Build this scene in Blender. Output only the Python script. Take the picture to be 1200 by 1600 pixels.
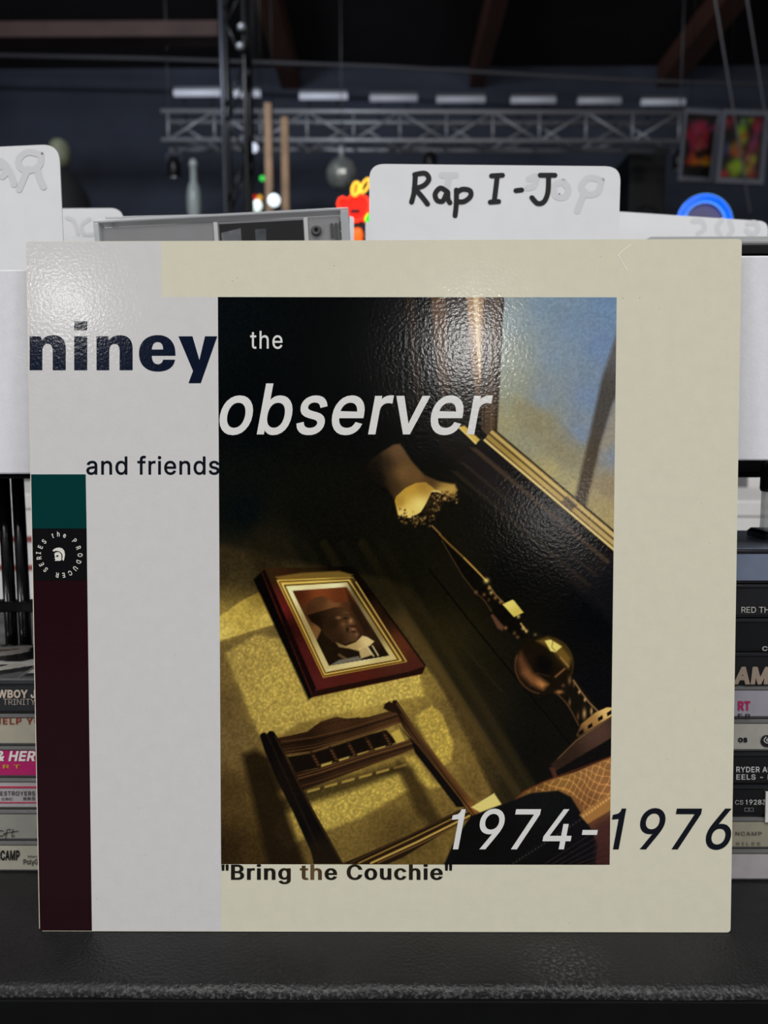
import bpy, math, random
import numpy as np
from mathutils import Vector, Matrix, Euler
from mathutils.geometry import tessellate_polygon, delaunay_2d_cdt

random.seed(7)
rng = np.random.default_rng(11)
for _o in list(bpy.data.objects):
    bpy.data.objects.remove(_o)
SC = bpy.context.scene
COL = SC.collection

# ------------------------------------------------------------------ camera
F_PX = 1200.0                                   # focal length in pixels of the 1200x1600 frame
CAM = Vector((0.00232, -0.32815, 1.22715))
YAW, PITCH, ROLL = -0.00602, math.radians(6.0), -0.00196
_f = Vector((math.sin(YAW) * math.cos(PITCH), math.cos(YAW) * math.cos(PITCH), -math.sin(PITCH)))
_r = Vector((math.cos(YAW), -math.sin(YAW), 0))
_u = _r.cross(_f)
_c, _s = math.cos(ROLL), math.sin(ROLL)
C_R, C_U, C_F = _c * _r + _s * _u, -_s * _r + _c * _u, _f
cam_data = bpy.data.cameras.new('camera')
cam = bpy.data.objects.new('camera', cam_data)
COL.objects.link(cam)
m4 = Matrix((C_R, C_U, -C_F)).transposed().to_4x4()
m4.translation = CAM
cam.matrix_world = m4
cam_data.sensor_fit = 'VERTICAL'
cam_data.sensor_height = 36.0
cam_data.sensor_width = 27.0
cam_data.lens = F_PX / 1600 * 36
cam_data.clip_start = 0.01
cam_data.clip_end = 100
cam_data.dof.use_dof = True
cam_data.dof.focus_distance = 0.345
cam_data.dof.aperture_fstop = 27 / 2.7
SC.camera = cam

def ray(px, py):
    return (C_F + C_R * ((px - 600) / F_PX) + C_U * ((800 - py) / F_PX)).normalized()

def at(px, py, Y):
    """world point on the plane y = Y that a measured photo pixel belongs to"""
    d = ray(px, py)
    return CAM + d * ((Y - CAM.y) / d.y)

def zat(py, Y, px=600):
    return at(px, py, Y).z

def xat(px, Y, py=800):
    return at(px, py, Y).x

# ------------------------------------------------------------------ world, lights, exposure
w = bpy.data.worlds.new('room_air')
SC.world = w
w.use_nodes = True
w.node_tree.nodes['Background'].inputs['Color'].default_value = (0.5, 0.55, 0.65, 1)
w.node_tree.nodes['Background'].inputs['Strength'].default_value = 0.03
SC.view_settings.view_transform = 'Standard'
SC.view_settings.look = 'None'
SC.view_settings.exposure = -0.1
SC.view_settings.gamma = 1.0
SC.view_settings.use_curve_mapping = False

def area(name, loc, target, size, size_y, energy, col=(1, 1, 1)):
    l = bpy.data.lights.new(name, 'AREA')
    l.shape = 'RECTANGLE'
    l.size, l.size_y, l.energy, l.color = size, size_y, energy, col
    o = bpy.data.objects.new(name, l)
    COL.objects.link(o)
    o.location = loc
    o.rotation_euler = (Vector(target) - Vector(loc)).to_track_quat('-Z', 'Y').to_euler()
    return o

def bulb(name, loc, radius, energy, col=(1, 1, 1)):
    l = bpy.data.lights.new(name, 'POINT')
    l.shadow_soft_size, l.energy, l.color = radius, energy, col
    o = bpy.data.objects.new(name, l)
    COL.objects.link(o)
    o.location = loc
    return o

# ceiling luminaires of the shop above and behind the photographer
area('ceiling_panel_light', (-1.3, -2.2, 4.6), (0, 0, 1.2), 1.2, 0.6, 58, (1.0, 0.97, 0.93))
area('ceiling_panel_light', (1.5, -2.6, 4.6), (0, 0, 1.2), 1.2, 0.6, 58, (1.0, 0.97, 0.93))
area('ceiling_panel_light', (0.1, -1.5, 4.7), (0, 0, 1.2), 1.2, 0.6, 36, (0.96, 0.98, 1.0))
# smaller pendant lamps hanging further back in the shop
bulb('pendant_lamp', (-2.77, -6.19, 3.18), .17, 42, (1.0, .98, .95))
bulb('pendant_lamp', (0.87, -7.71, 3.16), .24, 100, (1.0, .98, .95))
bulb('pendant_lamp', (1.15, -4.87, 1.32), .16, 6, (1.0, .98, .95))
# added fill lights, low and off to either side, to brighten under the bins
area('side_fill_light', (-6.4, -5.2, 2.1), (0, 0, 1.15), 1.8, 1.2, 150, (0.95, 0.97, 1.0))
area('side_fill_light', (6.4, -5.2, 2.1), (0, 0, 1.15), 1.8, 1.2, 150, (0.95, 0.97, 1.0))
# a ceiling luminaire over the stage side of the hall
area('ceiling_panel_light', (-2.2, 2.9, 4.9), (-1.2, 6.8, 2.8), 1.2, 0.3, 88, (0.85, 0.92, 1.0))

# ------------------------------------------------------------------ helpers
def lin(c):
    return tuple(((v / 255) / 12.92 if v / 255 <= 0.04045 else ((v / 255 + 0.055) / 1.055) ** 2.4) for v in c[:3])

MATS = {}
def mat(name, rgb, rough=0.5, metal=0.0, var=0.0, vscale=60.0, bump=0.0, bscale=200.0, coat=0.0,
        emit=None, estr=0.0, alpha=1.0, trans=0.0, ior=1.45, spec=0.5, stretch=(1, 1, 1), bdetail=4):
    if name in MATS:
        return MATS[name]
    m = bpy.data.materials.new(name)
    m.use_nodes = True
    nt = m.node_tree
    b = nt.nodes['Principled BSDF']
    c = lin(rgb)
    b.inputs['Base Color'].default_value = (*c, 1)
    b.inputs['Roughness'].default_value = rough
    b.inputs['Metallic'].default_value = metal
    b.inputs['Coat Weight'].default_value = coat
    b.inputs['Coat Roughness'].default_value = 0.08
    b.inputs['Alpha'].default_value = alpha
    b.inputs['Transmission Weight'].default_value = trans
    b.inputs['IOR'].default_value = ior
    b.inputs['Specular IOR Level'].default_value = spec
    if emit:
        b.inputs['Emission Color'].default_value = (*lin(emit), 1)
        b.inputs['Emission Strength'].default_value = estr
    tc = nt.nodes.new('ShaderNodeTexCoord')
    mp = nt.nodes.new('ShaderNodeMapping')
    mp.inputs['Scale'].default_value = stretch
    nt.links.new(tc.outputs['Object'], mp.inputs['Vector'])
    if var > 0:
        n = nt.nodes.new('ShaderNodeTexNoise')
        n.inputs['Scale'].default_value = vscale
        n.inputs['Detail'].default_value = 6
        nt.links.new(mp.outputs['Vector'], n.inputs['Vector'])
        r = nt.nodes.new('ShaderNodeValToRGB')
        r.color_ramp.elements[0].position = 0.3
        r.color_ramp.elements[1].position = 0.7
        r.color_ramp.elements[0].color = (*[v * (1 - var) for v in c], 1)
        r.color_ramp.elements[1].color = (*[min(1, v * (1 + var)) for v in c], 1)
        nt.links.new(n.outputs['Fac'], r.inputs['Fac'])
        nt.links.new(r.outputs['Color'], b.inputs['Base Color'])
    if bump > 0:
        n2 = nt.nodes.new('ShaderNodeTexNoise')
        n2.inputs['Scale'].default_value = bscale
        n2.inputs['Detail'].default_value = bdetail
        nt.links.new(mp.outputs['Vector'], n2.inputs['Vector'])
        bp = nt.nodes.new('ShaderNodeBump')
        bp.inputs['Strength'].default_value = bump
        bp.inputs['Distance'].default_value = 0.001
        nt.links.new(n2.outputs['Fac'], bp.inputs['Height'])
        nt.links.new(bp.outputs['Normal'], b.inputs['Normal'])
    MATS[name] = m
    return m

class MB:
    """collects shapes, then links them as ONE mesh object"""
    def __init__(s):
        s.v, s.f, s.sm = [], [], []
    def add(s, vs, fs, smooth=False):
        k = len(s.v)
        s.v += [tuple(p) for p in vs]
        s.f += [tuple(i + k for i in f) for f in fs]
        s.sm += [smooth] * len(fs)
        return s
    def box(s, a, b):
        x0, y0, z0 = a
        x1, y1, z1 = b
        vs = [(x0, y0, z0), (x1, y0, z0), (x1, y1, z0), (x0, y1, z0), (x0, y0, z1), (x1, y0, z1), (x1, y1, z1), (x0, y1, z1)]
        return s.add(vs, [(0, 3, 2, 1), (4, 5, 6, 7), (0, 1, 5, 4), (1, 2, 6, 5), (2, 3, 7, 6), (3, 0, 4, 7)])
    def prism(s, pts, d):
        """planar outline (3D points, any plane) pushed along vector d"""
        n = len(pts)
        d = Vector(d)
        P = [Vector(p) for p in pts]
        vs = P + [p + d for p in P]
        tri = tessellate_polygon([P])
        fs = [tuple(t) for t in tri] + [tuple(i + n for i in reversed(t)) for t in tri]
        fs += [(i, (i + 1) % n, (i + 1) % n + n, i + n) for i in range(n)]
        return s.add(vs, fs)
    def tube(s, pts, r, n=8, smooth=True, closed=False):
        P = [Vector(p) for p in pts]
        R = r if isinstance(r, (list, tuple)) else [r] * len(P)
        k = len(P)
        vs, fs = [], []
        up = None
        for i, p in enumerate(P):
            a = P[i - 1] if (i > 0 or closed) else P[i]
            b = P[(i + 1) % k] if (i < k - 1 or closed) else P[i]
            t = (b - a).normalized()
            if up is None:
                up = Vector((0, 0, 1)) if abs(t.z) < 0.9 else Vector((1, 0, 0))
            x = t.cross(up).normalized()
            up = x.cross(t).normalized()
            for j in range(n):
                an = 2 * math.pi * j / n
                vs.append(p + (x * math.cos(an) + up * math.sin(an)) * R[i])
        for i in range(k if closed else k - 1):
            for j in range(n):
                a, b = i * n + j, i * n + (j + 1) % n
                c, d = ((i + 1) % k) * n + (j + 1) % n, ((i + 1) % k) * n + j
                fs.append((a, b, c, d))
        s.add(vs, fs, smooth)
        if not closed:
            q = len(s.v) - len(vs)
            s.f += [tuple(q + j for j in reversed(range(n))), tuple(q + (k - 1) * n + j for j in range(n))]
            s.sm += [False, False]
        return s
    def lathe(s, prof, c=(0, 0, 0), n=20, smooth=True):
        vs, fs = [], []
        for r, z in prof:
            for j in range(n):
                a = 2 * math.pi * j / n
                vs.append((c[0] + r * math.cos(a), c[1] + r * math.sin(a), c[2] + z))
        for i in range(len(prof) - 1):
            for j in range(n):
                fs.append((i * n + j, i * n + (j + 1) % n, (i + 1) * n + (j + 1) % n, (i + 1) * n + j))
        fs.append(tuple(reversed(range(n))))
        fs.append(tuple((len(prof) - 1) * n + j for j in range(n)))
        return s.add(vs, fs, smooth)
    def build(s, name, m, parent=None, loc=(0, 0, 0), bevel=0.0, seg=2):
        me = bpy.data.meshes.new(name)
        me.from_pydata(s.v, [], s.f)
        me.polygons.foreach_set('use_smooth', s.sm)
        me.update()
        o = bpy.data.objects.new(name, me)
        COL.objects.link(o)
        if m:
            me.materials.append(m)
        if parent:
            o.parent = parent
        o.location = loc
        if bevel > 0:
            bv = o.modifiers.new('bevel', 'BEVEL')
            bv.width, bv.segments, bv.limit_method = bevel, seg, 'ANGLE'
        return o

def tag(o, label, cat, group=None):
    o['label'], o['category'] = label, cat
    if group:
        o['group'] = group
    return o

def empty(name, loc=(0, 0, 0), rot=(0, 0, 0)):
    o = bpy.data.objects.new(name, None)
    COL.objects.link(o)
    o.location, o.rotation_euler = loc, rot
    return o

def thing(name, label, cat, loc=(0, 0, 0), rot=(0, 0, 0), group=None):
    return tag(empty(name, loc, rot), label, cat, group)

def structure(o):
    o['kind'] = 'structure'
    return o

# ------------------------------------------------------------------ lettering: outlines of a plain grotesque
GLYPHS = {}
_raw = '''"321;78,318 70,509 136,509 128,318;193,318 185,509 250,509 243,318
&448;197,-7 150,-2 110,12 78,34 54,62 39,96 34,133 37,163 47,189 63,213 85,235 111,256 140,279 216,335 237,352 246,363 255,375 260,389 262,405 258,427 245,445 226,457 201,461 184,459 168,453 155,444 145,431 139,416 137,399 139,380 145,363 155,346 169,327 204,284 438,0 364,0 171,231 121,293 102,319 87,344 78,370 75,398 79,430 91,458 109,481 134,499 165,510 200,513 235,510 266,499 290,482 308,459 320,433 324,404 322,382 315,362 305,342 291,325 275,308 256,293 154,217 128,195 110,174 100,154 97,131 100,108 109,87 124,70 143,57 166,49 193,46 223,50 251,59 278,75 301,95 321,121 336,151 346,186 349,224 408,224 405,180 397,144 385,115 371,92 345,62 333,47 305,23 271,7 234,-3
,188;38,-119 68,71 137,71 84,-119
-453;337,244 337,188 114,188 114,244
.188;95,-4 78,-1 63,9 53,24 50,41 53,59 63,73 78,83 95,87 113,83 128,73 138,59 141,41 138,24 128,9 113,-1
0453;227,-7 174,1 130,24 95,62 69,113 57,155 50,202 48,254 50,306 57,353 69,395 95,447 130,484 174,508 227,516 279,508 323,484 358,447 384,395 396,353 403,306 405,254 403,202 396,155 384,113 359,62 323,24 279,1;227,50 261,56 290,74 313,103 330,144 340,194 344,254 340,314 330,365 313,405 290,435 261,453 227,460 192,453 163,435 140,405 123,365 113,314 109,254 113,194 123,144 140,103 163,74 192,56
1453;76,0 76,55 391,55 391,0;276,509 276,0 212,0 212,448 209,448 86,358 86,427 198,509
2453;64,0 64,47 234,229 282,282 299,305 311,327 318,348 320,371 317,397 308,419 293,436 273,449 250,457 224,460 196,457 172,447 153,433 139,413 130,390 127,362 66,362 71,405 86,442 111,473 143,496 182,511 225,516 268,511 306,497 337,474 361,445 376,411 381,372 378,345 371,318 357,290 336,259 306,223 267,180 153,60 153,57 389,57 389,0
3453;218,-7 173,-3 133,10 98,30 70,57 52,91 44,132 109,132 115,107 126,87 144,71 165,59 191,52 219,50 248,53 275,61 297,74 315,93 325,116 329,145 326,172 316,196 299,217 275,234 242,244 201,248 157,248 157,299 288,448 288,452 70,452 70,509 372,509 372,461 211,278 211,289 264,288 308,276 344,253 371,222 387,186 393,145 387,103 370,66 344,36 309,12 266,-2
4453;40,105 40,158 247,509 311,509 109,166 109,163 413,163 413,105;282,0 282,121 282,146 282,318 343,318 343,0
5453;221,-7 178,-2 140,11 108,32 83,60 66,93 60,130 122,130 127,108 138,89 154,73 173,60 196,52 221,50 250,53 276,64 298,82 314,104 324,131 328,162 324,193 314,221 297,244 275,262 248,273 218,277 192,275 167,268 145,258 128,246 67,253 96,509 366,509 366,452 151,452 134,301 136,301 155,315 178,325 203,331 229,334 263,330 294,321 321,306 345,285 364,260 379,231 388,199 391,163 385,117 369,76 343,41 309,15 268,-1
6453;226,-7 182,-1 142,15 109,40 84,74 69,115 64,162 68,199 80,239 102,285 137,340 252,509 322,509 151,261 145,261 154,275 165,288 179,299 196,307 214,312 235,314 278,309 316,295 346,271 370,240 384,201 389,157 384,112 368,73 343,39 310,14 271,-2;226,48 254,52 279,63 299,79 314,101 324,128 327,157 324,187 314,213 299,235 279,251 254,262 226,265 198,262 174,252 153,235 138,214 128,188 125,158 128,128 138,102 153,79 174,63 198,52
7453;97,0 323,448 323,452 62,452 62,509 391,509 391,449 165,0
8453;226,-7 178,-2 136,11 101,33 74,62 57,96 52,135 55,166 65,195 81,220 101,241 125,256 153,265 153,267 119,282 93,308 76,342 70,380 75,417 90,450 114,477 146,498 184,511 226,516 269,511 306,498 337,477 361,450 377,417 382,380 376,342 359,308 333,282 300,267 300,265 327,256 351,241 372,220 387,195 397,166 401,135 395,96 378,62 352,33 317,11 275,-2;226,49 258,52 285,60 307,74 323,91 333,113 337,139 333,165 322,189 305,208 283,223 256,232 226,235 196,232 169,223 147,208 130,189 119,165 115,139 119,113 129,91 145,74 167,60 195,52;226,290 252,292 274,300 293,313 307,330 316,351 319,376 316,399 308,420 294,437 275,449 252,457 226,460 200,457 177,449 159,437 145,420 136,399 133,376 136,351 145,330 159,313 178,300 201,292
9453;226,516 271,510 310,494 343,468 368,434 384,393 389,347 385,309 373,270 350,224 315,168 200,0 130,0 301,248 307,248 299,234 287,221 273,210 257,202 238,196 218,195 175,199 137,214 106,237 83,269 68,307 64,352 69,397 85,436 110,469 143,494 182,510;226,460 199,457 174,446 154,429 138,407 129,381 125,352 129,322 138,295 154,274 174,257 199,247 226,243 254,247 279,257 299,273 314,295 324,321 327,350 324,381 314,407 299,429 279,446 254,457
A480;16,0 201,509 276,509 463,0 395,0 287,302 264,372 232,478 245,478 213,371 191,302 85,0;110,142 110,199 370,199 370,142
B456;60,0 60,509 241,509 289,504 329,491 359,469 381,442 394,410 398,374 395,344 387,320 373,301 356,286 336,275 315,267 315,262 339,257 363,245 385,227 402,203 414,173 418,136 413,100 400,67 377,39 344,18 301,4 247,0;125,57 245,57 296,63 330,80 349,105 355,137 352,161 342,184 327,203 306,218 279,228 248,231 125,231;125,285 238,285 265,288 288,296 308,309 323,326 333,348 336,372 330,403 313,429 283,446 240,452 125,452
C510;267,-7 205,1 150,25 104,63 70,115 53,157 44,203 40,254 44,305 53,352 70,393 104,445 150,484 205,508 267,516 305,513 340,504 373,490 402,471 427,447 448,418 463,385 473,348 408,348 401,373 389,395 375,413 357,428 337,440 315,449 292,454 267,456 223,450 184,432 150,403 125,364 109,314 103,254 109,194 125,145 151,105 184,76 223,59 267,53 292,55 315,60 337,69 357,81 375,96 389,114 401,136 408,160 473,160 463,124 448,91 428,62 402,38 373,19 341,5 305,-4
D502;219,0 96,0 96,57 215,57 272,63 318,81 354,110 379,149 394,198 399,255 394,312 379,361 354,399 320,428 275,446 221,452 93,452 93,509 225,509 294,501 353,478 399,441 433,391 455,329 462,255 455,181 433,119 398,68 351,31 291,8;125,509 125,0 60,0 60,509
E419;60,0 60,509 372,509 372,452 125,452 125,286 355,286 355,229 125,229 125,57 375,57 375,0
F410;60,0 60,509 369,509 369,452 125,452 125,278 346,278 346,221 125,221 125,0
G520;269,-7 205,1 149,25 104,64 69,116 53,157 43,203 40,254 43,305 53,352 69,393 103,445 149,484 203,508 265,516 304,513 340,504 374,489 403,469 429,445 449,416 465,384 474,349 408,349 399,372 387,393 373,411 356,427 337,439 315,448 291,454 265,456 222,450 183,432 150,404 125,364 109,314 103,254 109,194 125,145 151,105 184,76 224,59 269,53 309,57 345,71 374,93 396,123 410,160 415,202 434,199 283,199 283,256 478,256 478,200 471,141 451,91 419,50 377,19 326,0
H517;60,0 60,509 125,509 125,289 392,289 392,509 457,509 457,0 392,0 392,232 125,232 125,0
I301;31,0 31,57 118,57 118,452 31,452 31,509 269,509 269,452 183,452 183,57 269,57 269,0
J396;185,-7 124,3 75,33 44,81 33,145 33,173 98,173 98,145 104,104 122,74 149,56 185,50 220,56 248,74 266,104 272,145 272,509 336,509 336,145 326,81 294,33 246,3
K467;104,145 104,216 139,261 174,303 212,344 364,509 448,509 231,276 228,276;60,0 60,509 125,509 125,334 124,225 125,193 125,0;372,0 188,259 228,309 449,0
L393;60,0 60,509 125,509 125,57 361,57 361,0
M628;60,0 60,509 152,509 277,187 287,159 299,123 311,84 322,49 307,49 318,83 330,121 342,158 352,187 476,509 568,509 568,0 504,0 504,291 504,327 505,369 506,413 507,457 513,457 498,409 482,363 467,322 456,291 342,0 286,0 170,291 159,321 145,361 129,408 112,457 119,457 120,416 121,372 122,328 122,291 122,0
N523;60,0 60,509 136,509 343,183 363,151 388,107 414,55 405,54 401,108 399,157 399,195 399,509 463,509 463,0 387,0 202,290 177,331 148,381 108,452 119,454 122,384 124,328 125,291 125,0
O533;267,-7 205,1 150,25 105,63 70,115 53,157 44,203 40,254 44,305 53,352 70,393 105,445 150,484 205,508 267,516 329,508 384,484 429,445 464,393 480,352 490,305 493,254 490,203 480,157 464,115 429,63 384,25 329,1;267,53 310,59 349,76 383,105 408,144 425,194 430,254 425,314 408,365 383,404 349,433 310,450 267,456 223,450 184,433 151,404 125,364 109,314 103,254 109,194 125,144 151,105 184,76 223,59
P445;60,0 60,509 235,509 289,503 332,487 366,462 390,430 404,391 409,348 404,304 390,265 366,233 332,207 289,191 235,186 109,186 109,242 233,242 269,246 297,256 318,272 333,294 342,319 344,348 342,376 333,402 318,423 297,439 268,449 232,452 125,452 125,0
Q533;245,159 313,159 369,85 384,65 468,-48 401,-48 346,27 331,46;267,-7 205,1 150,25 105,63 70,115 53,157 44,203 40,254 44,305 53,352 70,393 105,445 150,484 205,508 267,516 329,508 384,484 429,445 464,393 480,352 490,305 493,254 490,203 480,157 464,115 429,63 384,25 329,1;267,53 310,59 349,76 383,105 408,144 425,194 430,254 425,314 408,365 383,404 349,433 310,450 267,456 223,450 184,433 151,404 125,364 109,314 103,254 109,194 125,144 151,105 184,76 223,59
R449;60,0 60,509 236,509 290,504 333,489 367,465 390,433 405,395 409,352 405,309 390,271 367,240 333,217 289,203 236,198 96,198 96,255 234,255 269,258 298,267 319,281 334,300 342,324 345,352 342,380 334,405 319,425 298,440 269,449 233,452 125,452 125,0;353,0 230,229 303,229 428,0
S447;224,-9 172,-4 128,9 91,31 64,60 46,96 38,137 104,137 110,110 123,88 142,71 166,59 194,52 224,49 257,52 286,60 311,74 329,92 341,114 346,139 342,161 332,179 316,193 296,205 272,214 245,222 184,239 128,260 86,289 60,326 52,372 58,413 75,448 102,476 138,498 180,511 227,516 275,511 316,498 351,476 377,449 394,415 401,378 337,378 326,412 302,437 267,453 225,459 194,456 167,448 145,435 129,418 118,398 115,376 119,352 131,334 148,319 169,308 191,300 212,293 264,279 312,264 336,252 359,238 379,220 395,198 405,171 408,139 403,99 386,64 360,34 323,11 278,-4
T449;32,452 32,509 417,509 417,452 257,452 257,0 193,0 193,452
U517;259,-8 203,-2 154,15 114,43 85,80 66,124 60,173 60,509 124,509 124,178 128,144 141,113 160,87 187,68 220,56 259,52 298,56 331,68 357,87 377,113 389,144 393,178 393,509 457,509 457,173 451,124 433,80 403,43 363,15 315,-2
V480;204,0 16,509 84,509 192,206 215,137 248,31 235,31 267,138 290,206 395,509 463,509 278,0
W686;155,0 16,509 82,509 163,196 175,145 187,94 197,40 189,40 200,94 211,145 224,196 306,509 380,509 462,196 474,145 486,94 497,40 488,40 499,94 510,145 523,196 603,509 670,509 530,0 455,0 368,323 351,391 336,475 350,475 335,395 318,323 230,0
X474;18,0 217,284 217,236 29,509 104,509 178,400 204,361 223,329 243,292 232,292 252,329 272,361 298,400 374,509 446,509 259,239 259,287 456,0 382,0 292,129 268,165 250,195 230,231 244,231 225,196 206,166 182,129 91,0
Y472;203,0 203,208 16,509 91,509 192,344 222,292 236,264 250,230 224,230 237,265 251,293 280,344 381,509 455,509 268,208 268,0
Z438;42,0 42,46 273,385 306,431 341,476 348,454 285,452 223,452 40,452 40,509 397,509 397,462 169,129 134,81 97,33 90,54 152,57 214,57 399,57 399,0
a389;160,-9 126,-5 94,5 68,22 48,45 35,73 30,108 34,138 43,161 58,179 78,193 100,203 125,211 178,220 234,227 252,230 265,235 273,243 276,255 276,257 273,279 267,297 256,311 240,322 220,329 196,331 171,329 149,322 132,313 118,301 107,288 100,274 41,291 57,322 79,346 104,364 133,375 163,382 194,384 215,383 239,379 263,372 286,360 306,343 322,320 333,290 337,251 337,0 277,0 277,52 272,52 264,38 252,25 236,12 215,1 190,-6;170,45 202,49 228,59 248,74 263,93 272,115 276,138 276,190 270,186 259,182 231,176 200,171 175,168 154,164 134,159 117,150 103,139 95,124 92,105 94,87 102,72 114,61 130,52 149,47
b424;229,-8 198,-5 172,4 153,17 138,31 118,59 112,59 112,0 53,0 53,509 114,509 114,319 118,319 137,346 152,360 171,373 197,381 229,384 274,378 313,361 345,332 370,293 385,245 390,189 385,133 370,84 346,45 313,16 274,-2;220,47 253,51 279,66 301,88 316,117 325,151 328,189 325,227 316,261 301,290 280,311 253,325 220,330 188,325 161,312 140,291 125,263 116,229 113,189 116,150 125,115 140,86 162,65 188,51
c396;207,-8 159,-2 117,16 82,46 56,85 40,133 34,187 40,243 56,291 82,330 117,360 159,378 207,384 234,383 260,377 284,368 305,356 324,341 340,322 353,301 362,277 303,262 298,276 290,289 281,301 270,311 257,319 242,325 226,329 207,330 173,325 145,310 124,287 108,258 99,224 96,187 99,151 108,117 124,89 145,66 173,51 207,46 226,48 243,52 258,58 271,66 282,76 292,89 299,102 304,117 363,102 354,78 341,56 325,37 306,21 285,9 261,-1 235,-6
d424;195,-8 151,-2 111,16 79,45 55,84 39,133 34,189 39,245 55,293 79,332 112,361 151,378 196,384 228,381 253,373 272,360 287,346 306,319 311,319 311,509 372,509 372,0 313,0 313,59 307,59 287,31 272,17 252,4 227,-5;205,47 236,51 263,65 284,86 299,115 309,150 312,189 309,229 300,263 284,291 263,312 237,325 205,330 172,325 145,311 124,290 108,261 99,227 96,189 99,151 109,117 124,88 145,66 172,51
e404;212,-8 161,-2 117,16 82,46 56,85 40,132 34,187 39,242 55,290 81,329 115,359 157,378 205,384 236,382 266,374 294,361 319,341 341,315 357,282 368,242 371,194 371,169 75,169 75,221 338,221 310,202 307,237 298,269 283,294 263,314 237,326 205,330 173,326 146,313 125,294 109,270 99,241 96,211 96,178 100,139 110,106 128,80 151,61 179,50 212,46 234,48 254,53 271,61 285,73 297,88 306,105 365,91 353,63 335,39 311,19 283,4 249,-5
f254;228,379 228,327 6,327 6,379;81,0 81,432 84,461 96,486 113,505 135,519 161,527 187,530 207,529 222,527 243,521 227,468 215,472 195,474 171,470 154,460 145,443 142,419 142,0
g425;207,-151 168,-148 134,-140 105,-127 82,-110 64,-91 51,-69 101,-41 122,-66 136,-78 154,-88 178,-95 207,-97 249,-92 282,-75 304,-47 311,-6 311,68 306,68 287,41 272,28 252,16 227,8 195,5 152,10 113,27 80,53 55,90 39,136 34,191 39,246 55,293 80,332 112,361 152,378 196,384 228,382 253,373 273,360 288,346 308,319 313,319 313,379 372,379 372,-9 367,-54 350,-90 324,-117 291,-136 251,-147;205,59 237,63 264,75 285,95 300,121 309,154 312,193 309,231 300,264 285,291 264,312 237,325 205,330 172,325 145,312 124,290 109,262 99,229 96,193 99,155 109,123 124,96 145,76 172,63
h410;114,227 114,0 53,0 53,509 114,509 114,287 102,287 124,332 152,362 187,379 227,384 264,380 295,369 321,349 341,321 353,285 357,240 357,0 296,0 296,235 290,275 273,304 246,323 210,329 184,326 161,317 141,303 126,283 117,257
i167;53,0 53,379 114,379 114,0;84,443 67,446 54,455 44,468 41,483 44,499 54,512 67,521 84,524 100,521 114,512 123,499 126,483 123,468 114,455 100,446
l189;139,-2 101,3 74,20 58,47 53,84 53,509 114,509 114,99 115,77 120,62 130,54 146,52 160,53 170,54 181,3 162,-1
m610;53,0 53,379 112,379 112,295 108,295 118,323 132,346 151,363 172,376 195,384 219,386 257,380 287,361 309,331 321,295 312,295 322,321 337,343 357,361 381,375 407,383 437,386 468,383 497,372 522,354 541,328 553,296 557,255 557,0 496,0 496,254 490,289 473,313 447,326 419,330 395,328 374,320 358,307 345,290 338,270 335,247 335,0 274,0 274,260 269,288 253,311 229,326 199,330 178,328 158,320 140,307 126,289 117,266 114,238 114,0
n410;114,227 114,0 53,0 53,379 112,379 112,287 102,287 124,332 152,362 187,379 227,384 264,380 295,369 321,349 341,321 353,285 357,240 357,0 296,0 296,235 290,275 273,304 246,323 210,329 184,326 161,317 141,303 126,283 117,257
o415;207,-8 159,-2 117,16 82,46 56,85 40,133 34,187 40,243 56,291 82,330 117,360 159,378 207,384 256,378 299,360 333,330 359,291 376,243 381,187 376,133 359,85 333,46 299,16 256,-2;207,46 242,51 270,66 292,89 307,117 316,151 319,187 316,224 307,258 292,287 270,310 242,325 207,330 173,325 145,310 124,287 108,258 99,224 96,187 99,151 108,117 124,89 145,66 173,51
r259;53,0 53,379 112,379 112,321 115,321 130,347 152,367 181,380 213,385 229,384 243,384 243,322 230,324 207,326 182,323 159,315 140,301 126,284 117,262 114,237 114,0
s365;182,-8 145,-5 112,3 84,18 62,38 45,63 36,94 94,107 105,79 124,60 150,49 181,45 217,50 244,62 262,81 268,103 265,121 254,136 237,147 212,155 149,170 104,186 72,208 53,237 47,274 51,305 65,332 87,354 115,370 149,381 187,384 223,381 254,372 279,358 299,339 314,316 324,290 268,277 258,298 243,316 219,328 187,333 156,329 131,317 114,299 109,277 112,258 124,243 144,232 172,223 229,209 275,194 306,171 325,142 331,107 326,75 312,47 290,24 260,6 223,-5
t227;204,379 204,327 6,327 6,379;65,471 126,471 126,98 128,76 136,61 150,53 170,50 185,51 202,54 213,2 192,-3 168,-4 125,2 92,21 72,52 65,93
u410;182,-5 146,-1 115,11 89,31 69,59 57,95 53,139 53,379 114,379 114,144 119,105 137,75 164,56 200,50 226,53 249,62 268,77 283,97 293,122 296,153 296,379 357,379 357,0 298,0 298,92 307,92 286,47 257,17 222,0
v389;163,0 17,379 84,379 165,155 177,121 187,87 206,21 184,21 203,87 213,121 224,155 305,379 371,379 226,0
y389;47,-139 61,-86 71,-87 88,-90 104,-89 118,-84 130,-74 141,-58 151,-36 163,-1 17,379 84,379 165,155 177,121 187,87 206,21 184,21 202,87 224,155 305,379 371,379 204,-58 191,-85 177,-107 159,-124 139,-136 117,-143 91,-145 65,-143'''
for _line in _raw.strip('\n').split('\n'):
    _ch, _rest = _line[0], _line[1:]
    _p = _rest.split(';')
    GLYPHS[_ch] = (int(_p[0]), [[tuple(map(int, q.split(','))) for q in c.split(' ')] for c in _p[1:]])

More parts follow.
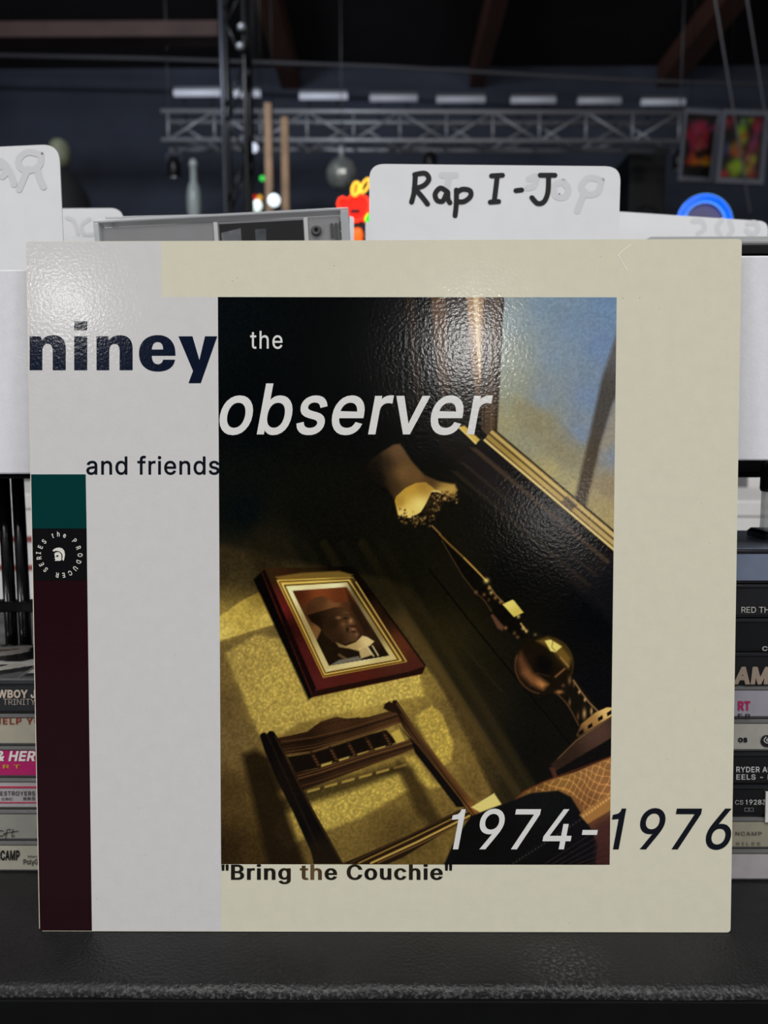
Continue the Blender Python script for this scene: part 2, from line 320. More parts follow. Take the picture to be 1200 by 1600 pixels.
_area = lambda c: sum(a[0] * b[1] - b[0] * a[1] for a, b in zip(c, c[1:] + c[:1]))
_h1 = max(p[1] for c in GLYPHS['1'][1] for p in c)
_one = [(216, _h1), (168, _h1), (158, _h1 - 38), (128, _h1 - 64), (64, _h1 - 80), (64, _h1 - 126), (154, _h1 - 118), (154, 0), (216, 0)]   # figure one without a foot
if _area(_one) * _area(GLYPHS['R'][1][0]) < 0:
    _one = _one[::-1]
GLYPHS['1'] = (GLYPHS['7'][0] - 75, [_one])

def thicken(c, d, dy=None):
    if d == 0:
        return c
    dy = d if dy is None else dy
    n, out = len(c), []
    for i in range(n):
        a, b, e = Vector(c[i - 1]), Vector(c[i]), Vector(c[(i + 1) % n])
        t1, t2 = (b - a), (e - b)
        if t1.length < 1e-6 or t2.length < 1e-6:
            out.append(tuple(b)); continue
        t1.normalize(); t2.normalize()
        n1, n2 = Vector((-t1.y, t1.x)), Vector((-t2.y, t2.x))
        k = n1 + n2
        k = k / max(0.5, 1 + n1.dot(n2))
        out.append((b.x + k.x * d, b.y + k.y * dy))
    return out

_sgn = 1.0 if sum(a[0] * b[1] - b[0] * a[1] for a, b in zip(GLYPHS['R'][1][0], GLYPHS['R'][1][0][1:] + GLYPHS['R'][1][0][:1])) < 0 else -1.0

def text_contours(s, bold=0.0, track=0.0, shear=0.0, flat=1.0):
    """list of (contours of one glyph), in font units, plus the overall x range"""
    x, out = 0.0, []
    for ch in s:
        if ch == ' ':
            x += 210 + track
            continue
        adv, cs = GLYPHS[ch]
        out.append([[(px + x + shear * py, py) for px, py in thicken(c, bold * _sgn, bold * flat * _sgn)] for c in cs])
        x += adv + track + bold * 1.1
    xs = [p[0] for g in out for c in g for p in c]
    return out, min(xs), max(xs)

def fill_glyphs(groups, fn):
    """groups: list of lists of contours (2D); fn maps 2D -> 3D; returns an MB of filled faces"""
    mb = MB()
    for cs in groups:
        vs, es = [], []
        for c in cs:
            k = len(vs)
            vs += [Vector(q) for q in c]
            es += [(k + i, k + (i + 1) % len(c)) for i in range(len(c))]
        V, _e, F, *_ = delaunay_2d_cdt(vs, es, [], 0, 1e-4)
        keep = []
        for f in F:
            gx, gy = sum(V[i][0] for i in f) / 3, sum(V[i][1] for i in f) / 3
            wn = 0
            for c in cs:
                for i in range(len(c)):
                    (ax, ay), (bx, by) = c[i - 1], c[i]
                    if (ay > gy) != (by > gy) and gx < (bx - ax) * (gy - ay) / (by - ay) + ax:
                        wn += 1 if by > ay else -1
            if wn:
                keep.append(tuple(f))
        mb.add([fn(*q) for q in V], keep)
    return mb

def word(name, s, x0, x1, base, top, ref, fn, m, parent, bold=0.0, track=0.0, shear=0.0, flat=1.0):
    """print s between photo x0..x1 on baseline `base`; `ref` is a glyph whose top reaches `top`"""
    gs, a, b = text_contours(s, bold, track, shear, flat)
    h = max(p[1] for c in GLYPHS[ref][1] for p in c) + bold * flat
    kx, ky = (x1 - x0) / (b - a), (base - top) / h
    return fill_glyphs(gs, lambda X, Y: fn(x0 + (X - a) * kx, base - Y * ky)).build(name, m, parent)

def stroke(pts, w, fn, nseg=10):
    """a felt-pen stroke: smooth ribbon with round ends (2D points in photo pixels)"""
    P = [Vector(p) for p in pts]
    if len(P) > 2:                      # Catmull-Rom
        Q = [P[0]] + P + [P[-1]]
        S = []
        for i in range(1, len(Q) - 2):
            for k in range(nseg):
                t = k / nseg
                S.append(0.5 * ((2 * Q[i]) + (Q[i + 1] - Q[i - 1]) * t + (2 * Q[i - 1] - 5 * Q[i] + 4 * Q[i + 1] - Q[i + 2]) * t * t
                                + (3 * Q[i] - Q[i - 1] - 3 * Q[i + 1] + Q[i + 2]) * t ** 3))
        S.append(P[-1])
    else:
        S = P
    mb = MB()
    L, R = [], []
    for i, p in enumerate(S):
        t = (S[min(i + 1, len(S) - 1)] - S[max(i - 1, 0)])
        t = t.normalized() if t.length > 0 else Vector((1, 0))
        n = Vector((-t.y, t.x)) * w / 2
        L.append(p + n); R.append(p - n)
    n = len(S)
    lift = lambda i: Vector((0, i * 5e-7, 0))          # a pen line lies a hair over what it crosses
    mb.add([fn(*p) - lift(i % n) for i, p in enumerate(L + R)], [(i, i + 1, n + i + 1, n + i) for i in range(n - 1)])
    for c, d in ((S[0], S[0] - S[1]), (S[-1], S[-1] - S[-2])):
        a0 = math.atan2(d.y, d.x) - math.pi / 2
        mb.add([fn(c.x + w / 2 * math.cos(a0 + a * math.pi / 6), c.y + w / 2 * math.sin(a0 + a * math.pi / 6)) for a in range(7)], [tuple(reversed(range(7)))])
    return mb

def strokes(list_of, w, fn):
    mb = MB()
    for k, pts in enumerate(list_of):
        q = stroke(pts, w, lambda x, y: fn(x, y) - Vector((0, k * 2.5e-5, 0)))
        mb.add(q.v, q.f)
    return mb

def colour_material(name, rough=0.35, bump=0.0, bscale=900, attr='paint', coat=0.0, spec=.5):
    m = bpy.data.materials.new(name)
    m.use_nodes = True
    nt = m.node_tree
    b = nt.nodes['Principled BSDF']
    a = nt.nodes.new('ShaderNodeVertexColor')
    a.layer_name = attr
    nt.links.new(a.outputs['Color'], b.inputs['Base Color'])
    b.inputs['Roughness'].default_value = rough
    b.inputs['Coat Weight'].default_value = coat
    b.inputs['Specular IOR Level'].default_value = spec
    if bump:
        tc = nt.nodes.new('ShaderNodeTexCoord')
        n2 = nt.nodes.new('ShaderNodeTexNoise')
        n2.inputs['Scale'].default_value = bscale
        n2.inputs['Detail'].default_value = 1
        nt.links.new(tc.outputs['Object'], n2.inputs['Vector'])
        bp = nt.nodes.new('ShaderNodeBump')
        bp.inputs['Strength'].default_value = bump
        bp.inputs['Distance'].default_value = 0.001
        nt.links.new(n2.outputs['Fac'], bp.inputs['Height'])
        nt.links.new(bp.outputs['Normal'], b.inputs['Normal'])
    return m

def print_grid(name, P, C, m, parent=None):
    """flat printed sheet: P (h,w,3) positions, C (h,w,3) linear colours of the ink"""
    h, wd, _ = P.shape
    me = bpy.data.meshes.new(name)
    n = h * wd
    me.vertices.add(n)
    me.vertices.foreach_set('co', P.reshape(-1).astype(np.float32))
    i = np.arange(n).reshape(h, wd)
    q = np.stack([i[1:, :-1], i[1:, 1:], i[:-1, 1:], i[:-1, :-1]], -1).reshape(-1, 4)
    me.loops.add(q.size)
    me.loops.foreach_set('vertex_index', q.reshape(-1).astype(np.int32))
    me.polygons.add(len(q))
    me.polygons.foreach_set('loop_start', (np.arange(len(q)) * 4).astype(np.int32))
    me.update(calc_edges=True)
    ca = me.color_attributes.new('paint', 'FLOAT_COLOR', 'POINT')
    ca.data.foreach_set('color', np.concatenate([C.reshape(-1, 3), np.ones((n, 1))], 1).reshape(-1).astype(np.float32))
    me.materials.append(m)
    o = bpy.data.objects.new(name, me)
    COL.objects.link(o)
    if parent:
        o.parent = parent
    return o

# ================================================================== the hall
CEIL = zat(138, 9.6, 745)          # ceiling height read off where the beams meet the end wall
M_wall = mat('dark_navy_paint', (62, 68, 84), 0.8, var=0.25, vscale=1.2)
M_ceil = mat('dark_roof_boards', (44, 38, 40), 0.8, var=0.3, vscale=1.0)
M_floor = mat('concrete', (84, 82, 80), 0.6, var=0.15, vscale=2)
M_beam = mat('red_brown_timber', (98, 66, 54), 0.6, var=0.25, vscale=4, stretch=(1, .2, 1))
M_black = mat('black_metal', (22, 22, 24), 0.35, metal=0.3)
M_truss = mat('aluminium', (160, 162, 168), 0.45, metal=0.45)
M_steel = mat('dull_steel', (96, 98, 104), 0.5, metal=0.6)

structure(MB().box((-8, -10, -0.1), (9, 9.8, 0)).build('floor', M_floor))
structure(MB().box((-8, 9.6, 0), (9, 9.8, CEIL + .3)).build('wall_back', M_wall))
structure(MB().box((-8.2, -10, 0), (-8, 9.8, CEIL + .3)).build('wall_left', M_wall))
structure(MB().box((9, -10, 0), (9.2, 9.8, CEIL + .3)).build('wall_right', M_wall))
structure(MB().box((-8, -10.2, 0), (9, -10, CEIL + .3)).build('wall_front', mat('pale_wall_paint', (60, 60, 64), 0.8, var=.1, vscale=1)))
structure(MB().box((-8, -10, CEIL + .25), (9, 9.8, CEIL + .35)).build('ceiling', M_ceil))
# timber roof beams running away from the viewer
_bm = [('red brown timber roof beam above the lattice tower', 455, 165, 28),
       ('red brown timber roof beam above the middle of the lighting truss', 745, 142, 22),
       ('red brown timber roof beam slanting above the pictures at right', 1042, 146, 32)]
for lab, px, py, wpx in _bm:
    e = at(px, py, 9.6)
    wd = wpx / F_PX * 10
    b = MB().box((e.x - wd / 2, -9, CEIL), (e.x + wd / 2, 9.6, CEIL + .26)).build('roof_beam', M_beam, bevel=.01)
    tag(b, lab, 'beam', 'timber roof beams')
p0, p1 = at(-160, 43, 6.6), at(343, 47, 6.6)
cb = MB().box((p0.x - 3.5, 6.55, p1.z - .07), (p1.x, 6.75, p1.z + .06)).build('cross_beam', mat('dark_stained_timber', (66, 47, 44), .7, var=.2, vscale=4), bevel=.01)
tag(cb, 'red brown timber cross beam running level at upper left', 'beam')
# thin service pipe across the hall
pp = [at(-200, 82, 8.6), at(250, 92, 8.6), at(600, 104, 8.6), at(950, 124, 8.6), at(1400, 140, 8.6)]
tag(MB().tube(pp, .022, 8).build('ceiling_pipe', mat('dusty_grey_pipe', (84, 84, 90), .7)), 'thin grey pipe crossing the whole dark hall under the roof', 'pipe')

# ---- lighting truss
TY = 7.0
a, b2 = at(262, 174, TY), at(1062, 176, TY)
tz, th, td = a.z, .25, .25
truss = thing('lighting_truss', 'long silver aluminium lattice truss spanning the dark hall', 'truss', (a.x, TY, tz - th))
L = b2.x - a.x
drop = b2.z - a.z
def tl(x, y, z):
    return (x, y, z + drop * x / L)
for y in (0, td):
    for z in (0, th):
        MB().tube([tl(-.06, y, z), tl(L + .06, y, z)], .022, 8).build('chord', M_truss, truss)
nb = 11
for i in range(nb + 1):
    x = L * i / nb
    MB().tube([tl(x, 0, 0), tl(x, 0, th)], .011, 6).build('brace', M_truss, truss)
    MB().tube([tl(x, 0, 0), tl(x, td, 0)], .011, 6).build('brace', M_truss, truss)
    if i < nb:
        x2 = L * (i + 1) / nb
        u = (0, th) if i % 2 == 0 else (th, 0)
        MB().tube([tl(x, 0, u[0]), tl(x2, 0, u[1])], .011, 6).build('brace', M_truss, truss)
        MB().tube([tl(x, td, u[1]), tl(x2, td, u[0])], .011, 6).build('brace', M_truss, truss)
        v = (0, td) if i % 2 == 0 else (td, 0)
        MB().tube([tl(x, v[0], 0), tl(x2, v[1], 0)], .011, 6).build('brace', M_truss, truss)
# suspension cables of the truss
for px, lab in ((262, 'thin steel cable holding the left end of the lighting truss'), (1064, 'thin steel cable holding the right end of the lighting truss')):
    q = at(px, 174, TY)
    tag(MB().tube([(q.x, TY + .02, q.z + .02), (q.x, TY + .02, CEIL + .25)], .006, 6).build('suspension_cable', M_steel), lab, 'cable')

# ---- tube lamps standing above the truss
order = ['leftmost', 'second from the left', 'third from the left', 'fourth from the left', 'fifth from the left', 'sixth from the left', 'second from the right', 'rightmost']
for (x0, x1, py, st), o_ in zip([(272, 345, 146, .36), (366, 407, 147, .45), (468, 543, 151, .32), (578, 652, 154, .15), (682, 758, 156, .13), (798, 868, 157, .11), (903, 970, 158, .08), (1002, 1070, 160, .13)], order):
    A, B = at(x0, py, TY + .12), at(x1, py, TY + .12)
    hl = B.x - A.x
    t = thing('tube_lamp', o_ + ' of the row of dim white tube lamps above the truss', 'lamp', ((A.x + B.x) / 2, TY + .12, A.z), group='tube lamps above the truss')
    MB().box((-hl / 2, -.01, .02), (hl / 2, .06, .055)).build('housing', M_steel, t, bevel=.004)
    MB().tube([(-hl / 2, 0, 0), (hl / 2, 0, 0)], .028, 10).build('tube', mat('tube_glow_' + o_.replace(' ', '_'), (170, 172, 178), .4, emit=(225, 232, 255), estr=st), t)
    gap = A.z - (tz + drop * ((A.x + hl / 2) - a.x) / L)
    for sx in (-.3, .3):
        MB().tube([(sx * hl, .05, -gap), (sx * hl, .05, .03)], .008, 6).build('bracket', M_black, t)

# ---- lattice tower in front of the truss
TWY = 4.6
q0, q1 = at(348, 120, TWY), at(383, 120, TWY)
tw = q1.x - q0.x
tower = thing('lattice_tower', 'black upright lattice tower rising in front of the truss', 'tower', (q0.x, TWY, 0))
M_twl = mat('paler_tower_paint', (58, 60, 68), .35, metal=.6)  # paler tone for the front left chord only
for x in (0, tw):
    for y in (0, tw):
        MB().tube([(x, y, 0), (x, y, CEIL + .25)], .017, 8).build('chord', M_twl if x == 0 and y == 0 else M_black, tower)
for k in range(int((CEIL) / .28)):
    z = .1 + k * .28
    u = (0, tw) if k % 2 else (tw, 0)
    MB().tube([(u[0], 0, z), (u[1], 0, z + .28)], .008, 6).build('brace', M_black, tower)
    MB().tube([(tw, u[0], z), (tw, u[1], z + .28)], .008, 6).build('brace', M_black, tower)
    MB().tube([(u[0], tw, z), (u[1], tw, z + .28)], .008, 6).build('brace', M_black, tower)
for px, py, lab in ((378, 43, 'upper small bright clamp on the black lattice tower'), (376, 73, 'lower small bright clamp on the black lattice tower')):
    c = at(px, py, TWY - .03)
    MB().lathe([(.012, -.02), (.024, -.012), (.024, .012), (.012, .02)], (c.x - q0.x, c.y - TWY, c.z), 10).build('clamp', M_truss, tower)

# ---- wooden posts with small lamps
M_post = mat('tan_timber', (156, 124, 94), .6, var=.2, vscale=6)
for px, py, lab in ((418, 160, 'tan wooden post nearer the lattice tower'), (444, 182, 'tan wooden post further from the lattice tower')):
    c = at(px, py, 5.6)
    wd = 11 / F_PX * 5.95
    tag(MB().box((c.x - wd / 2, 5.6, 0), (c.x + wd / 2, 5.6 + wd, c.z)).build('wooden_post', M_post, bevel=.004), lab, 'post')
BY_ = 5.6
for px, py, r, col, st, lab in ((428, 313, 9, (235, 250, 255), 1.6, 'white glowing bulb just left of the right wooden post foot'), (400, 321, 9, (235, 255, 245), 1.3, 'white glowing bulb just above the tilted jewel case'),
                             (410, 279, 4, (60, 230, 90), .6, 'green glowing bulb beside the wooden post'), (397, 309, 4, (235, 40, 30), .7, 'red glowing bulb at the foot of the lattice tower'),
                             (406, 309, 4, (240, 170, 40), .7, 'amber glowing bulb at the foot of the lattice tower'), (396, 231, 7, (225, 235, 255), .9, 'white glowing bulb hanging just below the truss')):
    BY_ -= .13
    c = at(px, py, BY_)
    rr = r / F_PX * (BY_ + .35)
    t = thing('light_bulb', lab, 'bulb', (c.x, c.y, c.z), group='small coloured bulbs by the tower')
    MB().lathe([(rr * math.sin(k * math.pi / 8) + .0005, -rr * math.cos(k * math.pi / 8)) for k in range(9)], n=14).build('globe', mat('bulb_' + str(px), col, .3, emit=col, estr=st), t)
    MB().lathe([(rr * .4, rr * .8), (rr * .4, rr * 1.6)], n=10).build('socket', M_black, t)
    MB().tube([(0, 0, rr * 1.5), (0, 0, CEIL + .24 - c.z)], .003, 5).build('cord', M_black, t)

# ---- mirror ball below the truss
c = at(534, 272, TY - .3)
R = 23.5 / F_PX * 6.95
ball = thing('mirror_ball', 'silver mirror ball hanging below the lighting truss', 'mirror ball', (c.x, c.y, c.z))
mb = MB()
for i in range(12):
    t0, t1 = math.pi * i / 12, math.pi * (i + 1) / 12
    nn = max(4, int(26 * math.sin((t0 + t1) / 2)))
    for j in range(nn):
        p0_, p1_ = 2 * math.pi * j / nn + .01, 2 * math.pi * (j + 1) / nn - .01
        jt = [random.uniform(-.1, .1) for _ in range(2)]
        V = [Vector((math.sin(t) * math.cos(p), math.sin(t) * math.sin(p), math.cos(t))) * R for t, p in ((t0 + .01, p0_), (t1 - .01, p0_), (t1 - .01, p1_), (t0 + .01, p1_))]
        cc = sum(V, Vector()) / 4
        rot = Euler((jt[0] * 2, jt[1] * 2, 0)).to_matrix()
        mb.add([cc + rot @ (v - cc) for v in V], [(0, 1, 2, 3)])
mb.build('mirror_facets', mat('mirror_glass', (225, 230, 224), .2, metal=.75), ball)
MB().lathe([(R * .97 * math.sin(k * math.pi / 12) + .0005, -R * .97 * math.cos(k * math.pi / 12)) for k in range(13)], n=24).build('core', mat('grey_core', (120, 122, 118), .5), ball)
MB().lathe([(.012, R * .98), (.03, R + .03), (.035, R + .07), (.02, R + .11)], n=12).build('motor', M_truss, ball)
MB().tube([(0, 0, R + .1), (0, 0, CEIL + .25 - c.z)], .004, 6).build('rod', M_steel, ball)

# ---- spotlights under the truss
for px, py, lab in ((272, 258, 'small dark spotlight hanging near the left end of the truss'), (672, 249, 'small dark spotlight hanging under the middle of the truss'), (1062, 246, 'small dark spotlight hanging near the right end of the truss')):
    c = at(px, py, TY)
    t = thing('spotlight', lab, 'spotlight', (c.x, TY, c.z), group='spotlights under the truss')
    MB().lathe([(.05, -.11), (.06, -.10), (.06, .02), (.04, .06)], n=14).build('can', M_black, t)
    MB().lathe([(.048, -.113), (.02, -.105)], n=14).build('lens', mat('lens_glass', (190, 195, 205), .1, metal=.6), t)
    MB().tube([(-.065, 0, 0), (-.065, 0, .1), (.065, 0, .1), (.065, 0, 0)], .006, 6).build('yoke', M_steel, t)
    MB().tube([(0, 0, .1), (0, 0, tz - th - c.z + min(drop, 0) - .03)], .008, 6).build('hanger', M_steel, t)

# ---- dark loudspeaker towers and what stands on them
M_spk = mat('black_cabinet', (16, 16, 18), .6, var=.2, vscale=3)
def cabinet(px0, px1, ptop, Y, dep, lab, units=3):
    A, B = at(px0, ptop, Y), at(px1, ptop, Y)
    t = thing('loudspeaker_tower', lab, 'loudspeaker', ((A.x + B.x) / 2, Y, 0), group='loudspeaker towers at the end of the hall')
    wd = B.x - A.x
    for k in range(units):
        z0, z1 = A.z * k / units + .004, A.z * (k + 1) / units
        bx_ = MB().box((-wd / 2, 0, z0), (wd / 2, dep, z1)).build('cabinet', M_spk, t, bevel=.012)
        rr = min(wd, z1 - z0) * .36
        g = MB()
        g.tube([(rr * math.cos(q * math.pi / 12), -.006, (z0 + z1) / 2 + rr * math.sin(q * math.pi / 12)) for q in range(24)], .012, 6, closed=True)
        g.build('cone_ring', M_black, bx_)
    return A.z
z_l = cabinet(-20, 190, 352, 6.0, .5, 'black loudspeaker tower behind the left dividers')
z_m = cabinet(262, 340, 352, 6.4, .5, 'black loudspeaker tower carrying the pale bottle')
z_r = cabinet(985, 1042, 236, 7.6, .5, 'tall black loudspeaker tower below the right end of the truss')

# pale mannequin head and dark shoulders on the left tower
c = at(92, 300, 6.15)
man = thing('mannequin', 'dark mannequin bust with pale head beside the left divider tab', 'mannequin', (c.x, 6.2, z_l))
s_ = 1 / F_PX * 6.5
hz = zat(330, 6.2) - z_l
prof = [(.20, 0.0), (.235, .10), (.24, hz + .02), (.20, hz + .16), (.12, hz + .28), (.062, hz + .335), (.055, hz + .37)]
MB().lathe(prof, n=20).build('torso', mat('black_cloth', (14, 14, 17), .8), man)
hd = [(.03, -.115), (.06, -.10), (.085, -.05), (.095, .0), (.092, .05), (.07, .095), (.035, .115), (.004, .12)]
h_ = MB().lathe([(r_, z_ + hz + .455) for r_, z_ in hd], n=18)
h_.v = [(x * (.88 if True else 1) + (.0), y * 1.08, z) for x, y, z in h_.v]
h_.build('head', mat('pale_green_plaster', (112, 116, 94), .6, var=.2, vscale=20), man)

# pale bottle
c = at(303, 300, 6.6)
k_ = 1 / F_PX * 6.95
bz = zat(333, 6.6) - z_m
bot = thing('pale_bottle', 'pale grey bottle-shaped ornament left of the lattice tower', 'ornament', (c.x, 6.6, z_m))
MB().lathe([(.05, 0), (.055, .01), (.055, bz), (.062, bz + .02), (.062, bz + 25 * k_), (.05, bz + 38 * k_), (.028, bz + 48 * k_), (.026, bz + 68 * k_)], n=18).build('body', mat('pale_glaze', (150, 158, 156), .3), bot)
MB().lathe([(.034, bz + 68 * k_), (.036, bz + 72 * k_), (.022, bz + 78 * k_)], n=16).build('cap', mat('pale_cap', (175, 180, 180), .3), bot)

# ---- two hanging framed pictures at the right, and their wires
def lerp(a, b, t):
    return a + (b - a) * t
def hanging_picture(quad, Y, lab, blobs, seed):
    P = [at(x, y, Y) for x, y in quad]                     # TL TR BR BL
    cx = sum((p for p in P), Vector()) / 4
    t = thing('framed_picture', lab, 'picture', (cx.x, Y, cx.z), group='framed pictures hanging at right')
    Q = [p - Vector((cx.x, Y, cx.z)) for p in P]
    inn = [q * .86 for q in Q]
    for i in range(4):
        j = (i + 1) % 4
        MB().prism([Q[i], Q[j], inn[j], inn[i]], (0, -.03, 0)).build('frame_side', mat('grey_frame', (84, 86, 96), .4), t)
    MB().prism([q * .95 for q in Q], (0, .012, 0)).build('backing', M_black, t)
    h, wd = 46, 34
    r_ = np.random.default_rng(seed)
    U, V = np.meshgrid(np.linspace(0, 1, wd), np.linspace(0, 1, h))
    Pg = np.zeros((h, wd, 3)); C = np.full((h, wd, 3), .006)
    tl_, tr_, br_, bl_ = [np.array(q) for q in inn]
    Pg[:] = ((1 - U) * (1 - V))[..., None] * tl_ + (U * (1 - V))[..., None] * tr_ + (U * V)[..., None] * br_ + ((1 - U) * V)[..., None] * bl_
    Pg[..., 1] = -.004
    for (u, v, ru, rv, col) in blobs:
        for k in range(7):
            du, dv = r_.normal(0, ru * .6), r_.normal(0, rv * .6)
            m_ = np.exp(-(((U - u - du) / (ru * .55)) ** 2 + ((V - v - dv) / (rv * .55)) ** 2))[..., None] * .75
            cj = np.array(lin([min(255, max(0, q + r_.normal(0, 22))) for q in col]))
            C = C * (1 - m_) + cj * m_
    print_grid('printed_sheet', Pg, C * .42, colour_material('poster_ink_' + str(seed), .3), t)
    return P
PY = 4.4
PR = hanging_picture([(1127, 174), (1199, 176), (1189, 291), (1116, 288)], PY, 'framed picture with a green and yellow burst, rightmost of the hanging pair',
                [(.5, .22, .14, .12, (150, 200, 60)), (.45, .5, .2, .12, (190, 120, 50)), (.5, .8, .2, .12, (170, 200, 50)), (.12, .1, .1, .08, (170, 30, 50)), (.85, .12, .1, .1, (170, 40, 60)),
                 (.8, .45, .1, .2, (150, 70, 80)), (.15, .55, .1, .1, (50, 80, 130)), (.12, .9, .12, .06, (190, 40, 50)), (.85, .88, .12, .06, (170, 60, 40)), (.75, .7, .1, .1, (200, 150, 60))], 3)
PL = hanging_picture([(1068, 172), (1124, 175), (1111, 288), (1058, 285)], PY + .25, 'framed picture with a pink and orange burst, left one of the hanging pair',
                [(.4, .3, .26, .14, (215, 50, 90)), (.6, .42, .2, .1, (200, 60, 70)), (.35, .5, .12, .12, (190, 50, 90)), (.55, .72, .24, .07, (225, 130, 40)), (.3, .68, .12, .06, (210, 80, 40)), (.7, .2, .15, .06, (190, 60, 80))], 5)
M_wire = mat('pale_wire', (120, 120, 126), .5, metal=.3)
def wire(p, q, lab):
    p = q + (p - q) * ((CEIL + .25 - q.z) / (p.z - q.z))
    tag(MB().tube([p, q], .0045, 6).build('hanging_wire', M_wire), lab, 'wire', 'wires at right')
wire(at(1124, 40, PY - .35), at(1172, 332, PY - .35), 'pale wire crossing in front of the green and yellow picture')
wire(at(1168, 5, PY - .3), at(1206, 245, PY - .3), 'pale wire slanting past the right edge of the green and yellow picture')
for (q, lab) in ((PR[0], 'vertical wire holding up the green and yellow picture'), (PL[0], 'vertical wire holding up the pink and orange picture')):
    q = q + Vector((.05, 0, -.01))
    tag(MB().tube([q, (q.x, q.y, CEIL + .25)], .002, 5).build('hanging_wire', M_black), lab, 'wire', 'wires at right')

# ---- rear display counter with two glowing ornaments
RY = 1.22
rz = zat(377, RY)
cnt = thing('rear_counter', 'black counter hidden behind the disc bins', 'counter', (0.1, RY, 0))
MB().box((-.9, 0, rz - .03), (1.1, .38, rz)).build('top', M_black, cnt, bevel=.003)
for sx in (-.88, .06, 1.05):
    MB().box((sx, .02, 0), (sx + .03, .36, rz - .03)).build('panel', M_black, cnt)
# red neon ornament
NY = 1.26
def nz(px, py, dy=0.0):
    q = at(px, py, NY)
    return Vector((q.x - n0.x, dy, q.z - rz))
n0 = at(558, 340, NY)
neon = thing('neon_ornament', 'small glowing red neon ornament with yellow ears left of the handwritten divider', 'neon light', (n0.x, NY, rz))
M_red = mat('red_glow', (255, 30, 14), .3, emit=(255, 22, 8), estr=1.3)
M_redl = mat('red_tube_glow', (255, 70, 40), .3, emit=(255, 60, 30), estr=1.6)
def nk(pts, r, name, m, closed=True):
    MB().tube([nz(240 + x / 3, 100 + y / 3, -.006) for x, y in pts], r, 8, closed=closed).build(name, m, neon)
def ell(cx, cy, rx, ry, rot=0, n=18):
    return [(cx + rx * math.cos(t) * math.cos(rot) - ry * math.sin(t) * math.sin(rot), cy + rx * math.cos(t) * math.sin(rot) + ry * math.sin(t) * math.cos(rot)) for t in [2 * math.pi * k / n for k in range(n)]]
body = [(905, 640), (925, 622), (965, 618), (1000, 628), (1011, 655), (1004, 695), (985, 728), (950, 742), (920, 728), (908, 700), (880, 688), (862, 660), (870, 635), (890, 626)]
MB().prism([nz(240 + x / 3, 100 + y / 3) for x, y in body], (0, .018, 0)).build('body', M_red, neon, bevel=.002)
nk(body, .0016, 'tube', M_redl)
MB().prism([nz(240 + x / 3, 100 + y / 3, -.003) for x, y in ((920, 680), (970, 680), (970, 702), (920, 702))], (0, .004, 0)).build('mouth', mat('dark_red_plastic', (90, 8, 8), .4), neon)
nk(ell(948, 590, 17, 32, .2), .0022, 'ear', mat('yellow_glow', (255, 200, 60), .3, emit=(255, 196, 60), estr=1.6))
nk(ell(992, 575, 14, 36, .5), .0022, 'ear', mat('yellow_glow', (255, 200, 60)))
MB().prism([nz(240 + x / 3, 100 + y / 3) for x, y in ell(948, 590, 13, 27, .2)], (0, .006, 0)).build('ear_fill', mat('amber_glow', (220, 120, 30), .4, emit=(235, 150, 40), estr=.8), neon)
MB().prism([nz(240 + x / 3, 100 + y / 3) for x, y in ell(1002, 718, 11, 20, .3)], (0, .01, 0)).build('leaf', mat('green_glow', (60, 255, 60), .4, emit=(50, 250, 50), estr=1.2), neon)
MB().prism([nz(240 + x / 3, 100 + y / 3) for x, y in ((938, 735), (985, 735), (988, 785), (936, 785))], (0, .014, 0)).build('stem', mat('dark_plastic', (26, 18, 24), .4), neon)
zb = (nz(558, 372)).z
zt_ = nz(558, 358).z
MB().lathe([(.0105, 0), (.0105, zb), (.0115, zb + .002), (.0115, zt_), (.008, zt_ + .002)], (0, .007, 0), 14).build('foot', mat('orange_glow', (255, 110, 30), .4, emit=(255, 100, 30), estr=.9), neon)
# blue ring lamp
BYY = 1.27
r0 = at(1100, 349, BYY)
rr = 36 / F_PX * (BYY + .345)
ringl = thing('ring_lamp', 'round lamp with a glowing bright blue rim above the right divider', 'lamp', (r0.x, BYY, rz))
rcz = r0.z - rz
M_blue = mat('blue_glow', (10, 80, 255), .3, emit=(2, 84, 255), estr=1.15)
MB().tube([(rr * math.cos(q * math.pi / 24), 0, rcz + rr * math.sin(q * math.pi / 24)) for q in range(48)], .0066, 10, closed=True).build('rim', M_blue, ringl)
for k_, (dr, w_) in enumerate(((-.0078, .0007), (.0074, .0004))):
    MB().tube([((rr + dr) * math.cos(q * math.pi / 24), -.003, rcz + (rr + dr) * math.sin(q * math.pi / 24)) for q in range(48)], w_, 6, closed=True).build('rim_edge', mat('pale_blue_glow', (120, 190, 255), .3, emit=(110, 185, 255), estr=1.5), ringl)
MB().prism([((rr - .004) * math.cos(q * math.pi / 20), .004, rcz + (rr - .004) * math.sin(q * math.pi / 20)) for q in range(40)], (0, .004, 0)).build('disc', mat('lilac_plastic', (92, 88, 122), .5), ringl)
MB().lathe([(.03, 0), (.03, .006), (.012, .012), (.012, max(.014, rcz - rr))], (0, .004, 0), 16).build('stand', M_black, ringl)

